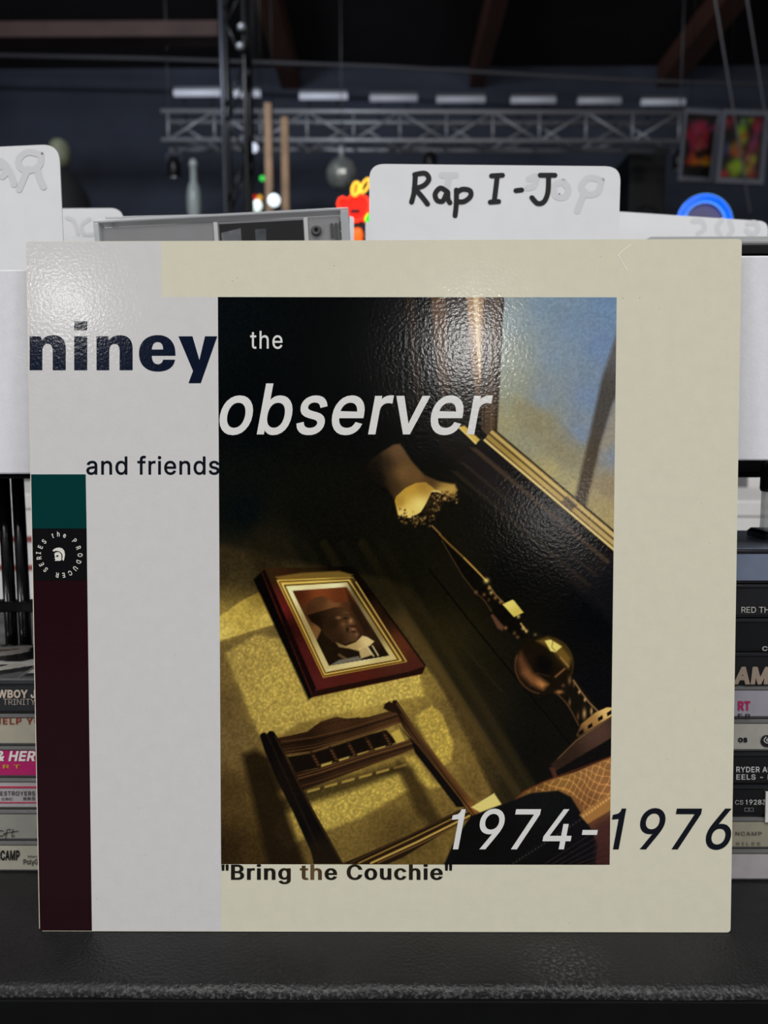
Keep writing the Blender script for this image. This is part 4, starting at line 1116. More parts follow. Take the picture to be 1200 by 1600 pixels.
# ================================================================== the record sleeve
W_, H_ = .315, .3112
LEAN = .0658
THK = .003
sleeve = thing('record_sleeve', 'square cream record sleeve with a dim room photograph standing on the counter', 'record sleeve', (0, 0, SH + .00025), (-LEAN, 0, 0))
ey = Vector((0, math.sin(LEAN), math.cos(LEAN)))
en = Vector((0, -math.cos(LEAN), math.sin(LEAN)))
S0 = Vector((0, 0, SH))
def S(px, py, off=0.0):
    """photo pixel -> local point on the sleeve's front face, `off` metres proud of it"""
    d = ray(px, py)
    t = (S0 - CAM).dot(en) / d.dot(en)
    q = CAM + d * t - S0
    return Vector((q.x, -off, q.dot(ey)))
GLOSS = dict(bump=.05, bscale=680, bdetail=1)
def cover_ink(name, rgb, var=.02):
    return mat(name, rgb, .13, spec=.42, var=var, vscale=160, **GLOSS)
M_cream = cover_ink('cream_board', (219, 215, 194))
M_grey = cover_ink('pale_grey_board', (213, 211, 211))
M_worn = mat('worn_white_board', (235, 232, 225), .6, var=.06, vscale=300)
# board with slightly rounded, scuffed corners
o_ = []
rc = .0016
for cx, cz, a0 in ((W_ / 2 - rc, rc, -90), (W_ / 2 - rc, H_ - rc, 0), (-W_ / 2 + rc, H_ - rc, 90), (-W_ / 2 + rc, rc, 180)):
    for k in range(5):
        an = math.radians(a0 + k * 22.5)
        o_.append((cx + rc * math.cos(an), 0, cz + rc * math.sin(an)))
MB().prism(o_, (0, THK, 0)).build('board', M_cream, sleeve, bevel=.00025)
MB().box((-W_ / 2 - .0003, .0004, .001), (-W_ / 2 + .0004, THK - .0004, H_ - .001)).build('spine', M_worn, sleeve)
MB().box((-W_ / 2 + .002, .0008, H_ - .0002), (W_ / 2 - .002, THK - .0008, H_ + .0001)).build('top_seam', M_worn, sleeve)
def panel(name, pts, m, off):
    P = [S(x, y, off) for x, y in pts]
    P2 = [Vector((min(max(p.x, -W_ / 2 + .00024), W_ / 2 - .00024), p.y, min(max(p.z, .00024), H_ - .00024))) for p in P]
    tri = tessellate_polygon([[Vector((p.x, p.z, 0)) for p in P2]])
    fs = []
    for t in tri:
        a, b, c = [P2[i] for i in t]
        ar = (b.x - a.x) * (c.z - a.z) - (c.x - a.x) * (b.z - a.z)
        fs.append(tuple(t) if ar > 0 else tuple(reversed(t)))
    return MB().add(P2, fs).build(name, m, sleeve)
panel('grey_field', [(30, 370), (252, 370), (252.5, 465), (340.5, 465), (345.5, 1352), (346, 1470), (40, 1470)], M_grey, .00003)
panel('green_square', [(48.5, 742), (134, 742), (135.5, 827), (50, 827)], cover_ink('dark_green_ink', (6, 56, 55)), .00006)
blk = panel('black_square', [(50, 826.5), (135.5, 826.5), (136.5, 908), (52, 908)], cover_ink('black_ink', (19, 19, 21)), .00006)
panel('maroon_strip', [(52, 907.5), (136.5, 907.5), (144, 1470), (62.5, 1470)], cover_ink('maroon_ink', (36, 14, 20)), .00006)
# faint lilac tint in the top strip, ring wear and a crease
def so(off):
    return lambda x, y: S(x, y, off)
M_crease = mat('crease_white', (236, 232, 215), .5)
strokes([[(986, 383), (972, 393), (966, 400)], [(967, 400), (973, 412), (980, 424)]], 1.5, so(.00005)).build('crease', M_crease, sleeve)
arc = [(400 + 660 * k / 24, 436 - 30 * math.sin(math.pi * k / 24)) for k in range(25)]
# small specks
sp = MB()
for k in range(70):
    x, y = random.uniform(60, 1140), random.uniform(385, 1450)
    if 335 < x < 968 and 460 < y < 1356 or x < 146 and y > 740:
        continue
    r = random.uniform(.5, 1.1)
    sp.add([S(x + r * math.cos(a * 1.257), y + r * .7 * math.sin(a * 1.257), .00005) for a in range(5)], [(4, 3, 2, 1, 0)])
sp.build('specks', mat('speck_grey', (150, 142, 122), .6), sleeve)

# ---- lettering on the cover
M_navy = cover_ink('navy_ink', (14, 24, 44))
M_white = cover_ink('white_ink', (226, 225, 222))
M_dark = cover_ink('near_black_ink', (18, 22, 30))
def bez(p0, c1, c2, p1, n=10):
    return [tuple((1 - t) ** 3 * a + 3 * t * (1 - t) ** 2 * b + 3 * t * t * (1 - t) * c + t ** 3 * d for a, b, c, d in zip(p0, c1, c2, p1)) for t in [k / n for k in range(1, n + 1)]]
def heavy_n(x):
    """bold lower-case n; x = left edge, width 205, y from 605 to 798 (enlarged pixels)"""
    o = [(x, 605), (x + 68, 605), (x + 68, 630)]
    o += bez((x + 68, 630), (x + 84, 608), (x + 104, 599), (x + 134, 599))
    o += bez((x + 134, 599), (x + 180, 599), (x + 205, 626), (x + 205, 676))
    o += [(x + 205, 798), (x + 131, 798), (x + 131, 690)]
    o += bez((x + 131, 690), (x + 131, 662), (x + 121, 648), (x + 103, 648))
    o += bez((x + 103, 648), (x + 82, 648), (x + 72, 664), (x + 72, 692))
    o += [(x + 72, 798), (x, 798)]
    return [o]
def heavy_i(x):
    return [[(x, 605), (x + 74, 605), (x + 74, 798), (x, 798)]], [[(x, 520), (x + 74, 520), (x + 74, 570), (x, 570)]]
e_o = [(888, 716), (754, 716)]
e_o += bez((754, 716), (754, 744), (766, 764), (788, 764))
e_o += bez((788, 764), (804, 764), (815, 754), (818, 738))
e_o += [(886, 738)]
e_o += bez((886, 738), (880, 782), (842, 806), (788, 806))
e_o += bez((788, 806), (720, 806), (681, 766), (681, 702))
e_o += bez((681, 702), (681, 640), (722, 598), (788, 598))
e_o += bez((788, 598), (852, 598), (888, 640), (888, 704))
e_h = [(754, 680), (818, 680)] + bez((818, 680), (818, 652), (808, 638), (787, 638)) + bez((787, 638), (766, 638), (756, 654), (754, 680))
_sa = lambda c: sum(a[0] * b[1] - b[0] * a[1] for a, b in zip(c, c[1:] + c[:1]))
if _sa(e_o) * _sa(e_h) > 0:
    e_h = e_h[::-1]
y_o = [(905, 605), (985, 605), (1024, 740), (1056, 605), (1126, 605), (1032, 872), (962, 872), (988, 802)]
groups = [heavy_n(60)] + list(heavy_i(313)) + [heavy_n(440), [e_o, e_h], [y_o]]
zs_ = 330 / 1200
fill_glyphs([[[(x, -y) for x, y in c] for c in g] for g in groups], lambda X, Y: S(30 + X * zs_, 360 - Y * zs_, .00009)).build('title_niney', M_navy, sleeve)
word('title_and_friends', 'and friends', 135, 343, 742, 714, 'd', so(.00009), M_dark, sleeve, bold=11, track=18)

# ---- the printed photograph
GW, GH = 500, 712
_u, _v = np.meshgrid(np.linspace(0, 1, GW), np.linspace(0, 1, GH))
QX = (1 - _v) * ((1 - _u) * 340.5 + _u * 963.5) + _v * ((1 - _u) * 345.5 + _u * 952.5)
QY = (1 - _v) * ((1 - _u) * 465.0 + _u * 465.5) + _v * ((1 - _u) * 1351.0 + _u * 1352.0)
IMG = np.zeros((GH, GW, 3))

def vnoise(scale, seed, octaves=3):
    out, amp, tot = 0, 1.0, 0
    r = np.random.default_rng(seed)
    for o in range(octaves):
        s = scale / 2 ** o
        x, y = (QX - 330) / s, (QY - 460) / s
        g = r.uniform(-1, 1, (int(y.max()) + 3, int(x.max()) + 3))
        xi, yi = x.astype(int), y.astype(int)
        fx, fy = x - xi, y - yi
        fx, fy = fx * fx * (3 - 2 * fx), fy * fy * (3 - 2 * fy)
        out = out + amp * ((g[yi, xi] * (1 - fx) + g[yi, xi + 1] * fx) * (1 - fy) + (g[yi + 1, xi] * (1 - fx) + g[yi + 1, xi + 1] * fx) * fy)
        tot += amp
        amp *= .55
    return out / tot

def pmask(poly, soft=1.6):
    P = np.array(poly, float)
    x0, x1, y0, y1 = P[:, 0].min() - soft * 2, P[:, 0].max() + soft * 2, P[:, 1].min() - soft * 2, P[:, 1].max() + soft * 2
    sel = (QX > x0) & (QX < x1) & (QY > y0) & (QY < y1)
    X, Y = QX[sel], QY[sel]
    ins = np.zeros(X.shape, bool)
    d = np.full(X.shape, 1e9)
    for i in range(len(P)):
        (ax, ay), (bx, by) = P[i - 1], P[i]
        c = (ay > Y) != (by > Y)
        with np.errstate(divide='ignore', invalid='ignore'):
            ins ^= c & (X < (bx - ax) * (Y - ay) / (by - ay + 1e-12) + ax)
        L2 = (bx - ax) ** 2 + (by - ay) ** 2 + 1e-9
        t = np.clip(((X - ax) * (bx - ax) + (Y - ay) * (by - ay)) / L2, 0, 1)
        d = np.minimum(d, np.hypot(X - ax - t * (bx - ax), Y - ay - t * (by - ay)))
    m = np.zeros(QX.shape)
    m[sel] = np.clip(.5 + np.where(ins, d, -d) / soft, 0, 1)
    return m

def lmask(pts, w, soft=1.4):
    P = np.array(pts, float)
    k = w + soft * 2
    sel = (QX > P[:, 0].min() - k) & (QX < P[:, 0].max() + k) & (QY > P[:, 1].min() - k) & (QY < P[:, 1].max() + k)
    X, Y = QX[sel], QY[sel]
    d = np.full(X.shape, 1e9)
    for i in range(1, len(P)):
        (ax, ay), (bx, by) = P[i - 1], P[i]
        L2 = (bx - ax) ** 2 + (by - ay) ** 2 + 1e-9
        t = np.clip(((X - ax) * (bx - ax) + (Y - ay) * (by - ay)) / L2, 0, 1)
        d = np.minimum(d, np.hypot(X - ax - t * (bx - ax), Y - ay - t * (by - ay)))
    m = np.zeros(QX.shape)
    m[sel] = np.clip(.5 + (w / 2 - d) / soft, 0, 1)
    return m

def grad(*stops):
    """colour field from scattered (x, y, rgb) control points, inverse-distance blended"""
    num = np.zeros(QX.shape + (3,))
    den = np.zeros(QX.shape)
    for x, y, c in stops:
        wgt = 1 / ((QX - x) ** 2 + (QY - y) ** 2 + 60) ** 1.3
        num += wgt[..., None] * np.array(c, float)
        den += wgt
    return num / den[..., None]

def blend(m, col, a=1.0):
    global IMG
    col = np.array(col, float)
    m = (m * a)[..., None]
    IMG = IMG * (1 - m) + col * m
def fillp(poly, col, soft=1.6, a=1.0):
    m = pmask(poly, soft); blend(m, col, a); return m
def linep(pts, w, col, soft=1.4, a=1.0):
    blend(lmask(pts, w, soft), col, a)
def darken(m, k):
    global IMG
    IMG = IMG * (1 - m * (1 - k))[..., None]
def arcp(cx, cy, rx, ry, a0, a1, n=14):
    return [(cx + rx * math.cos(math.radians(a0 + (a1 - a0) * k / n)), cy + ry * math.sin(math.radians(a0 + (a1 - a0) * k / n))) for k in range(n + 1)]

N1, N2, N3 = vnoise(9, 1), vnoise(40, 2), vnoise(3, 3, 1)

# wallpapered corner of a room, dark above and to the right
IMG[:] = grad((350, 480, (9, 13, 15)), (600, 480, (8, 9, 10)), (400, 640, (6, 10, 12)), (560, 640, (8, 9, 9)), (380, 800, (10, 14, 14)), (480, 800, (14, 14, 10)),
              (360, 900, (40, 33, 20)), (420, 850, (26, 23, 15)), (520, 860, (14, 13, 9)), (620, 900, (16, 15, 9)), (720, 900, (20, 18, 11)), (800, 900, (10, 10, 8)), (930, 960, (9, 10, 12)), (930, 1080, (10, 10, 13)),
              (700, 1000, (34, 29, 14)), (760, 1100, (24, 21, 12)), (830, 1180, (12, 11, 8)), (780, 1180, (18, 16, 9)), (850, 1100, (14, 13, 9)), (650, 620, (9, 9, 8)))
# lit wall
wall = [(330, 850), (420, 870), (560, 905), (596, 932), (690, 1068), (786, 1210), (760, 1270), (700, 1360), (330, 1360)]
wc = grad((350, 880, (46, 37, 22)), (420, 880, (38, 31, 18)), (350, 985, (150, 126, 58)), (355, 1030, (104, 84, 42)), (352, 1100, (88, 70, 37)), (365, 1160, (96, 77, 42)), (356, 1240, (66, 49, 24)), (352, 1330, (40, 28, 13)), (400, 1340, (52, 38, 16)),
          (420, 1080, (150, 126, 56)), (560, 1090, (166, 141, 64)), (640, 1080, (140, 116, 52)), (700, 1120, (104, 84, 40)), (745, 1220, (104, 82, 38)), (620, 1000, (60, 48, 24)), (575, 930, (34, 28, 15)), (520, 1280, (110, 90, 42)), (620, 1300, (84, 66, 30)), (690, 1190, (126, 102, 47)), (600, 1230, (122, 99, 44)), (450, 1200, (128, 104, 46)))
m = pmask(wall, 16)
blend(m, wc)
# darker woven band beside it
fillp([(560, 898), (604, 905), (704, 1060), (830, 1250), (790, 1290), (770, 1240), (690, 1074), (596, 936)], grad((590, 925, (32, 27, 15)), (650, 1000, (74, 58, 30)), (720, 1110, (66, 51, 26)), (800, 1250, (36, 29, 15))), 7, .9)
fillp([(604, 906), (640, 920), (740, 1060), (840, 1240), (820, 1250), (704, 1062)], (34, 28, 15), 14, .8)
# board joints of the dark wall
linep([(670, 890), (745, 985), (870, 1138), (900, 1175)], 2.2, (4, 4, 3), 1.6, .85)
linep([(705, 985), (752, 1045), (785, 1082)], 1.6, (46, 40, 22), 2.5, .6)
linep([(700, 970), (770, 1064)], 8, (30, 26, 14), 10, .6)
# wallpaper stripes
for k in range(9):
    x0 = 356 + k * 30
    linep([(x0, 850), (x0 + 130, 1060), (x0 + 310, 1350)], 13, wc * .8, 5, .28 if k % 2 else .12)
# large bright crescent of lamplight at the left
cres = [(338, 968), (352, 958), (375, 941), (398, 929), (414, 923), (432, 976), (400, 985), (338, 1004)]
fillp(cres, grad((345, 990, (196, 172, 84)), (370, 960, (176, 150, 66)), (410, 930, (120, 98, 40)), (420, 975, (186, 160, 76))), 3)
fillp([(338, 1006), (400, 987), (432, 978), (444, 1000), (440, 1014), (352, 1020), (338, 1024)], (96, 78, 42), 6, .6)
# patterned light from lace curtain
hexs = 21.0
WX, WY = QX + N2 * 9, QY + N1 * 4
cell_r = None
for oy in (0, 1):
    gx = (WX * .92 + WY * .30 + (hexs / 2 if oy else 0)) / hexs
    gy = (WY * .92 - WX * .30 + (hexs * .866 if oy else 0)) / (hexs * 1.732)
    dx, dy = (gx - np.round(gx)) * hexs, (gy - np.round(gy)) * hexs * 1.732
    rr_ = np.hypot(dx, dy)
    th_ = np.arctan2(dy, dx)
    if cell_r is None:
        cell_r, cell_t = rr_, th_
    else:
        cell_t = np.where(rr_ < cell_r, th_, cell_t)
        cell_r = np.minimum(cell_r, rr_)
lace = .6 * np.exp(-((cell_r - 6.6) / 2.0) ** 2) * (.55 + .45 * np.cos(cell_t * 8)) + .5 * np.exp(-(cell_r / 2.0) ** 2) - .4 * np.exp(-((cell_r - 3.6) / 1.2) ** 2) - .25 * np.exp(-((cell_r - 10.2) / 1.4) ** 2)
patch = np.maximum(pmask([(352, 1022), (400, 992), (446, 1000), (490, 1092), (600, 1066), (656, 1052), (662, 1088), (560, 1108), (470, 1130), (420, 1160), (404, 1148), (380, 1090)], 6),
                   np.maximum(pmask([(650, 1120), (674, 1102), (690, 1116), (708, 1160), (706, 1190), (694, 1196), (680, 1180), (650, 1130)], 5),
                              np.maximum(pmask([(450, 1250), (560, 1216), (622, 1208), (640, 1234), (560, 1280), (470, 1312), (450, 1330), (426, 1300)], 7),
                                         pmask([(634, 1184), (648, 1182), (676, 1220), (690, 1230), (672, 1232), (652, 1222)], 6))))
blend(patch, grad((370, 1040, (160, 136, 66)), (440, 1080, (172, 148, 70)), (600, 1080, (186, 162, 78)), (690, 1150, (176, 150, 64)), (520, 1270, (176, 152, 68)), (440, 1280, (150, 126, 56))), .85)
IMG = IMG * (1 + (patch * lace * .20)[..., None]) + (patch * lace)[..., None] * np.array((6, 5, 0))
wm = pmask(wall, 10)
IMG = IMG * (1 + (wm * N3 * .10 + wm * N1 * .08)[..., None])

# chair shadow on the wall
sh = [[(378, 1180), (400, 1172), (424, 1186), (424, 1206), (470, 1330), (480, 1360), (420, 1360), (404, 1290)], [(400, 1214), (420, 1196), (470, 1196), (470, 1226), (428, 1240)],
      [(432, 1252), (462, 1238), (560, 1212), (622, 1194), (632, 1206), (560, 1232), (470, 1260), (440, 1274)], [(622, 1190), (646, 1200), (672, 1250), (696, 1292), (680, 1300), (650, 1270), (628, 1218)]]
for q, al in zip(sh, (.93, .8, .72, .62)):
    blend(pmask(q, 12), (26, 18, 8), al)
linep([(474, 1240), (600, 1200)], 4, (178, 152, 70), 2, .0)
for k in range(6):
    x = 480 + k * 27
    fillp([(x, 1236 - k * 7.4), (x + 20, 1230.5 - k * 7.4), (x + 20, 1234.5 - k * 7.4), (x, 1240 - k * 7.4)], (168, 140, 64), 2, .8 if k < 5 else .4)

# ---- framed portrait on the wall
fillp([(396, 906), (408, 896), (490, 1088), (482, 1094)], (8, 6, 4), 4)
fillp([(398, 908), (412, 892), (492, 1086), (484, 1092), (440, 1000)], (10, 7, 4), 3)
fo = [(407, 892), (414, 888), (552, 886), (664, 1040), (660, 1054), (488, 1090)]
fillp(fo, grad((420, 900, (44, 30, 15)), (480, 890, (34, 25, 12)), (550, 890, (10, 8, 6)), (530, 890, (12, 10, 7)), (575, 925, (12, 9, 6)), (600, 955, (26, 16, 9)), (420, 940, (80, 28, 22)), (436, 955, (96, 28, 26)), (446, 985, (34, 13, 10)), (470, 1030, (68, 22, 20)), (500, 1072, (76, 27, 24)), (560, 1062, (72, 26, 19)), (640, 1050, (66, 30, 22)), (590, 960, (40, 24, 14)), (620, 1010, (82, 42, 24)), (570, 910, (16, 11, 7))), 1.8)
fillp([(409, 893), (414, 891), (494, 1076), (489, 1088)], (18, 9, 7), 2.5)
fillp([(430, 902), (470, 896), (530, 893), (552, 899), (545, 903), (436, 908)], (122, 94, 38), 3, .85)
fillp([(487, 1090), (492, 1080), (640, 1050), (660, 1043), (665, 1042), (660, 1053)], (24, 12, 8), 2, .9)
linep([(552, 888), (600, 952), (664, 1040)], 2.5, (14, 9, 6), 2.5)
gold = [(432, 907), (552, 902), (637, 1035), (505, 1060)]
fillp(gold, grad((440, 910, (196, 160, 70)), (500, 905, (206, 172, 78)), (545, 903, (170, 140, 62)), (470, 980, (148, 108, 38)), (505, 1055, (170, 130, 50)), (570, 1046, (150, 116, 46)), (600, 980, (130, 96, 42)), (560, 915, (52, 38, 18)), (636, 1034, (166, 132, 56))), 1.4)
def quadlerp(Q1, Q2, t):
    return [(a[0] + (b[0] - a[0]) * t, a[1] + (b[1] - a[1]) * t) for a, b in zip(Q1, Q2)]
mt_ = [(447, 917), (542, 911), (620, 1031), (509, 1051)]
for t, c, w_ in ((.30, (70, 46, 16), 2), (.62, (226, 192, 96), 1.6), (.85, (52, 34, 14), 2.2)):
    q = quadlerp(gold, mt_, t)
    linep(q + q[:1], w_, c, 1.2, .8)
fillp([(552, 902), (637, 1035), (628, 1033), (546, 906)], (30, 20, 11), 2, .55)
linep([(556, 910), (634, 1033)], 1.8, (206, 168, 84), 1.2, .85)
fillp(mt_, grad((450, 920, (226, 214, 158)), (520, 914, (226, 214, 160)), (480, 985, (152, 132, 80)), (505, 1040, (190, 172, 112)), (560, 1040, (206, 188, 126)), (614, 1030, (190, 170, 108)), (590, 985, (120, 106, 64)), (556, 936, (96, 86, 56))), 1.2)
fillp([(530, 1042), (560, 1036), (566, 1030), (600, 1026), (514, 1047), (508, 1052)], (206, 202, 176), 2, .6)
# the portrait itself: a figure in a soft hat, kept generic
pr = [(457, 924), (542, 918), (608, 1025), (514, 1041)]
PM = pmask(pr, 1.2)
blend(PM, grad((465, 930, (70, 30, 16)), (500, 928, (116, 58, 28)), (540, 925, (92, 44, 22)), (560, 960, (52, 32, 18)), (590, 1000, (40, 26, 15)), (500, 990, (110, 76, 42)), (480, 960, (66, 40, 22)), (600, 1020, (24, 17, 10))))
def pfill(poly, col, soft=1.8, a=1.0):
    blend(pmask(poly, soft) * PM, col, a)
pfill([(540, 921), (560, 950), (580, 985), (570, 990), (548, 950)], (30, 20, 13), 4, .7)
pfill([(494, 1003), (502, 985), (520, 978), (560, 1010), (608, 1020), (608, 1030), (514, 1042)], (26, 18, 10), 3)
pfill([(477, 962), (481, 944), (491, 935), (503, 932), (514, 936), (521, 942), (549, 942), (546, 947), (522, 950), (500, 956), (480, 961)], grad((485, 955, (60, 36, 20)), (500, 938, (74, 46, 26)), (520, 945, (112, 72, 40)), (545, 944, (60, 38, 22))), 1.6)
pfill([(480, 962), (500, 956), (522, 950), (541, 950), (549, 964), (556, 972), (553, 980), (557, 985), (562, 992), (556, 1002), (540, 1007), (520, 1004), (508, 994), (498, 980), (486, 972)], grad((490, 970, (20, 13, 8)), (520, 975, (36, 23, 13)), (540, 965, (66, 43, 25)), (548, 978, (86, 58, 34)), (530, 1000, (40, 26, 15)), (556, 992, (84, 58, 36))), 1.8)
for x, y, rx, ry, c in ((529, 966, 4, 2, (150, 112, 66)), (548, 971, 3, 4, (168, 124, 76)), (536, 976, 4, 4, (104, 72, 42)), (552, 984, 4, 1.6, (150, 102, 66)), (557, 992, 2, 3, (120, 86, 52)), (541, 958, 6, 2, (90, 60, 34))):
    blend(np.exp(-(((QX - x) / rx) ** 2 + ((QY - y) / ry) ** 2)) * PM, c, .75)
for x, y, rx, ry in ((540, 967, 4, 1.5), (550, 979, 5, 1.2), (553, 988, 4, 1.1), (543, 985, 2, 5)):
    blend(np.exp(-(((QX - x) / rx) ** 2 + ((QY - y) / ry) ** 2)) * PM, (14, 9, 6), .75)
pfill([(524, 1004), (540, 1010), (556, 1004), (566, 994), (574, 996), (585, 1003), (578, 1010), (566, 1014), (560, 1018), (545, 1014), (530, 1012)], grad((530, 1008, (120, 96, 58)), (575, 1002, (206, 182, 122)), (550, 1010, (160, 134, 82))), 2)
pfill([(560, 1014), (574, 1010), (582, 1024), (564, 1030)], (196, 170, 112), 2.2, .85)
for p in ([(574, 1012), (584, 1026)], [(582, 1010), (591, 1025)]):
    blend(lmask(p, 2, 1.4) * PM, (206, 188, 140), .9)
pfill([(514, 1041), (530, 1032), (560, 1026), (566, 1032), (540, 1040)], (150, 146, 128), 2, .6)
blend(lmask([(530, 1024), (540, 1030)], 4, 2) * PM, (120, 94, 54), .6)

# ---- chair
WD = (34, 21, 12)
def cp(pts):
    return [(390 + x / 3, 1080 + y / 3) for x, y in pts]
fillp(cp([(130, 222), (190, 210), (270, 192), (300, 170), (335, 145), (380, 130), (410, 122), (450, 130), (530, 126), (560, 122), (640, 100), (690, 95), (712, 150), (560, 205), (400, 255), (290, 290), (172, 305)]), grad((450, 1150, (40, 24, 13)), (530, 1125, (58, 36, 20)), (600, 1120, (62, 40, 22)), (480, 1175, (26, 15, 8)), (560, 1150, (44, 28, 15))), 1.6)
for o, c, w_ in ((14, (84, 56, 30), 1.6), (30, (20, 12, 7), 2.4), (52, (66, 43, 23), 1.5), (66, (100, 70, 38), 1.4)):
    linep(cp([(150, 225 + o), (300, 205 + o * .95), (450, 168 + o * .9), (600, 122 + o * .85), (690, 95 + o * .8)]), w_, c, 1.3, .75)
linep(cp([(172, 300), (290, 286), (400, 250), (560, 200), (706, 150)]), 1.6, (120, 86, 48), 1.3, .8)
for k in range(8):
    linep(cp([(300 + k * 28, 172 - k * 6), (316 + k * 28, 160 - k * 5)]), 1.5, (22, 13, 7), 1.3, .6)
# dark gap between the rails with turned spindles
fillp(cp([(175, 310), (290, 292), (400, 258), (560, 206), (640, 184), (690, 240), (640, 262), (560, 282), (400, 335), (330, 360), (215, 385)]), (17, 11, 6), 2)
for (x, y) in ((335, 345), (415, 322), (505, 296), (585, 272)):
    fillp(cp([(x, y), (x + 52, y - 15), (x + 50, y - 2), (x, y + 14)]), (186, 158, 74), 2.0, .85)
fillp(cp([(662, 198), (700, 180), (732, 238), (690, 250)]), (178, 152, 66), 2)
for (x, y) in ((300, 300), (385, 275), (470, 252), (555, 230), (635, 202)):
    linep(cp([(x - 8, y - 8), (x + 28, y + 56)]), 5, (36, 21, 11), 1.5)
    for k in range(4):
        fx, fy = x + k * 7, y + 8 + k * 13
        blend(np.exp(-(((QX - 390 - fx / 3) / 2.2) ** 2 + ((QY - 1080 - fy / 3) / 1.4) ** 2)), (120, 78, 44), .6)
fillp(cp([(215, 385), (330, 362), (400, 338), (560, 285), (640, 264), (770, 222), (795, 262), (700, 300), (560, 352), (400, 412), (250, 468), (235, 440), (218, 400)]), grad((470, 1220, (34, 20, 11)), (540, 1190, (48, 30, 16)), (640, 1160, (56, 36, 19))), 1.6)
for o, c, w_ in ((4, (92, 62, 34), 1.5), (18, (118, 82, 44), 1.4), (32, (22, 13, 7), 2.2), (56, (84, 56, 30), 1.3)):
    linep(cp([(225, 395 + o), (330, 366 + o), (400, 342 + o), (560, 288 + o), (770, 224 + o)]), w_, c, 1.2, .75)
# posts
fillp(cp([(48, 210), (58, 198), (75, 196), (80, 204), (95, 188), (112, 190), (128, 212), (172, 305), (240, 445), (300, 560), (395, 730), (440, 812), (300, 812), (290, 760), (200, 560), (120, 400), (70, 280)]), grad((415, 1160, (10, 7, 5)), (440, 1220, (16, 11, 7)), (480, 1290, (10, 8, 6)), (500, 1340, (24, 17, 10))), 1.8)
linep(cp([(120, 212), (236, 448), (300, 575), (430, 805)]), 2.2, (52, 34, 19), 1.8, .8)
linep(cp([(84, 210), (200, 470), (330, 760)]), 2.6, (30, 21, 13), 3, .8)
fillp(cp([(628, 82), (634, 62), (655, 50), (668, 58), (672, 46), (688, 44), (705, 68), (780, 180), (900, 340), (1030, 500), (1090, 575), (1060, 612), (1040, 590), (985, 505), (880, 380), (800, 280), (720, 175), (690, 105), (650, 96)]), grad((610, 1105, (30, 18, 10)), (660, 1160, (62, 41, 22)), (720, 1230, (74, 46, 22)), (745, 1275, (124, 78, 36))), 1.6)
fillp(cp([(700, 165), (760, 240), (775, 290), (850, 385), (970, 545), (1010, 545), (985, 505), (880, 375), (790, 262)]), (12, 9, 5), 2)
linep(cp([(690, 60), (790, 205), (920, 375), (1070, 560)]), 1.8, (104, 72, 38), 1.3, .8)
linep(cp([(675, 70), (790, 235), (920, 405), (1060, 590)]), 2, (20, 12, 7), 1.6, .8)
linep(cp([(710, 110), (900, 392), (1040, 575)]), 1.3, (92, 62, 32), 1.3, .6)
# seat rail with gilded edge
fillp(cp([(430, 812), (520, 775), (760, 670), (960, 570), (1010, 548), (1050, 590), (900, 672), (720, 780), (640, 816)]), (28, 18, 9), 2)
for o, c, w_ in ((0, (60, 42, 20), 2), (26, (150, 116, 52), 2.4), (44, (40, 24, 11), 2.4), (62, (196, 160, 78), 3.4), (82, (110, 78, 34), 2)):
    linep(cp([(470 + o * 1.6, 808), (760 + o * .4, 672 + o * .6), (1012 + o * .3, 552 + o * .55)]), w_, c, 1.6, .85)
fillp([(736, 1262), (772, 1240), (784, 1258), (750, 1270)], (206, 190, 110), 2)

# ---- window, upper right
glass = [(788, 460), (970, 460), (970, 846), (776, 676)]
gcol = grad((800, 480, (128, 140, 142)), (850, 475, (112, 132, 148)), (950, 480, (104, 128, 156)), (940, 540, (104, 126, 156)), (900, 510, (110, 130, 152)), (870, 560, (118, 134, 148)), (800, 560, (132, 138, 128)), (850, 620, (122, 132, 140)), (920, 620, (110, 128, 152)), (905, 680, (114, 128, 146)),
             (800, 640, (138, 136, 108)), (840, 660, (134, 130, 104)), (790, 662, (144, 138, 104)), (800, 600, (134, 138, 122)), (880, 715, (132, 126, 102)), (860, 735, (158, 146, 100)), (900, 775, (160, 148, 100)), (950, 760, (136, 124, 98)), (950, 810, (158, 142, 92)))
fillp(glass, gcol, 1.6)
fillp([(806, 618), (860, 650), (930, 712), (930, 740), (870, 716), (800, 660)], (132, 122, 92), 14, .5)
fillp([(974, 488), (940, 594), (919, 690), (897, 784), (917, 794), (940, 692), (958, 632), (974, 592)], grad((960, 540, (86, 84, 84)), (940, 620, (70, 66, 62)), (915, 740, (74, 64, 52))), 7)
fillp([(972, 606), (956, 640), (938, 700), (916, 792), (972, 846)], grad((958, 640, (136, 128, 116)), (945, 690, (142, 132, 114)), (960, 712, (118, 128, 142)), (950, 760, (138, 124, 98)), (935, 790, (154, 138, 96)), (958, 815, (158, 142, 96))), 8, .9)
gm = pmask(glass, 3)
IMG = IMG * (1 + (gm * (N3 * .05 + N1 * .03))[..., None])
for k in range(46):                     # frosted flecks
    x, y = rng.uniform(780, 960), rng.uniform(520, 830)
    if y > 560 + (x - 776) * .83 + 100 or rng.uniform() < .3:
        continue
    an = rng.uniform(0, 3.14)
    lo = x > 930 or y > 600 + (x - 776) * .6
    linep([(x, y), (x + 4 * math.cos(an), y + 4 * math.sin(an))], 1.0, (60, 56, 48) if (x > 925) else (186, 172, 112) if lo else (156, 160, 158), 1.2, .5)
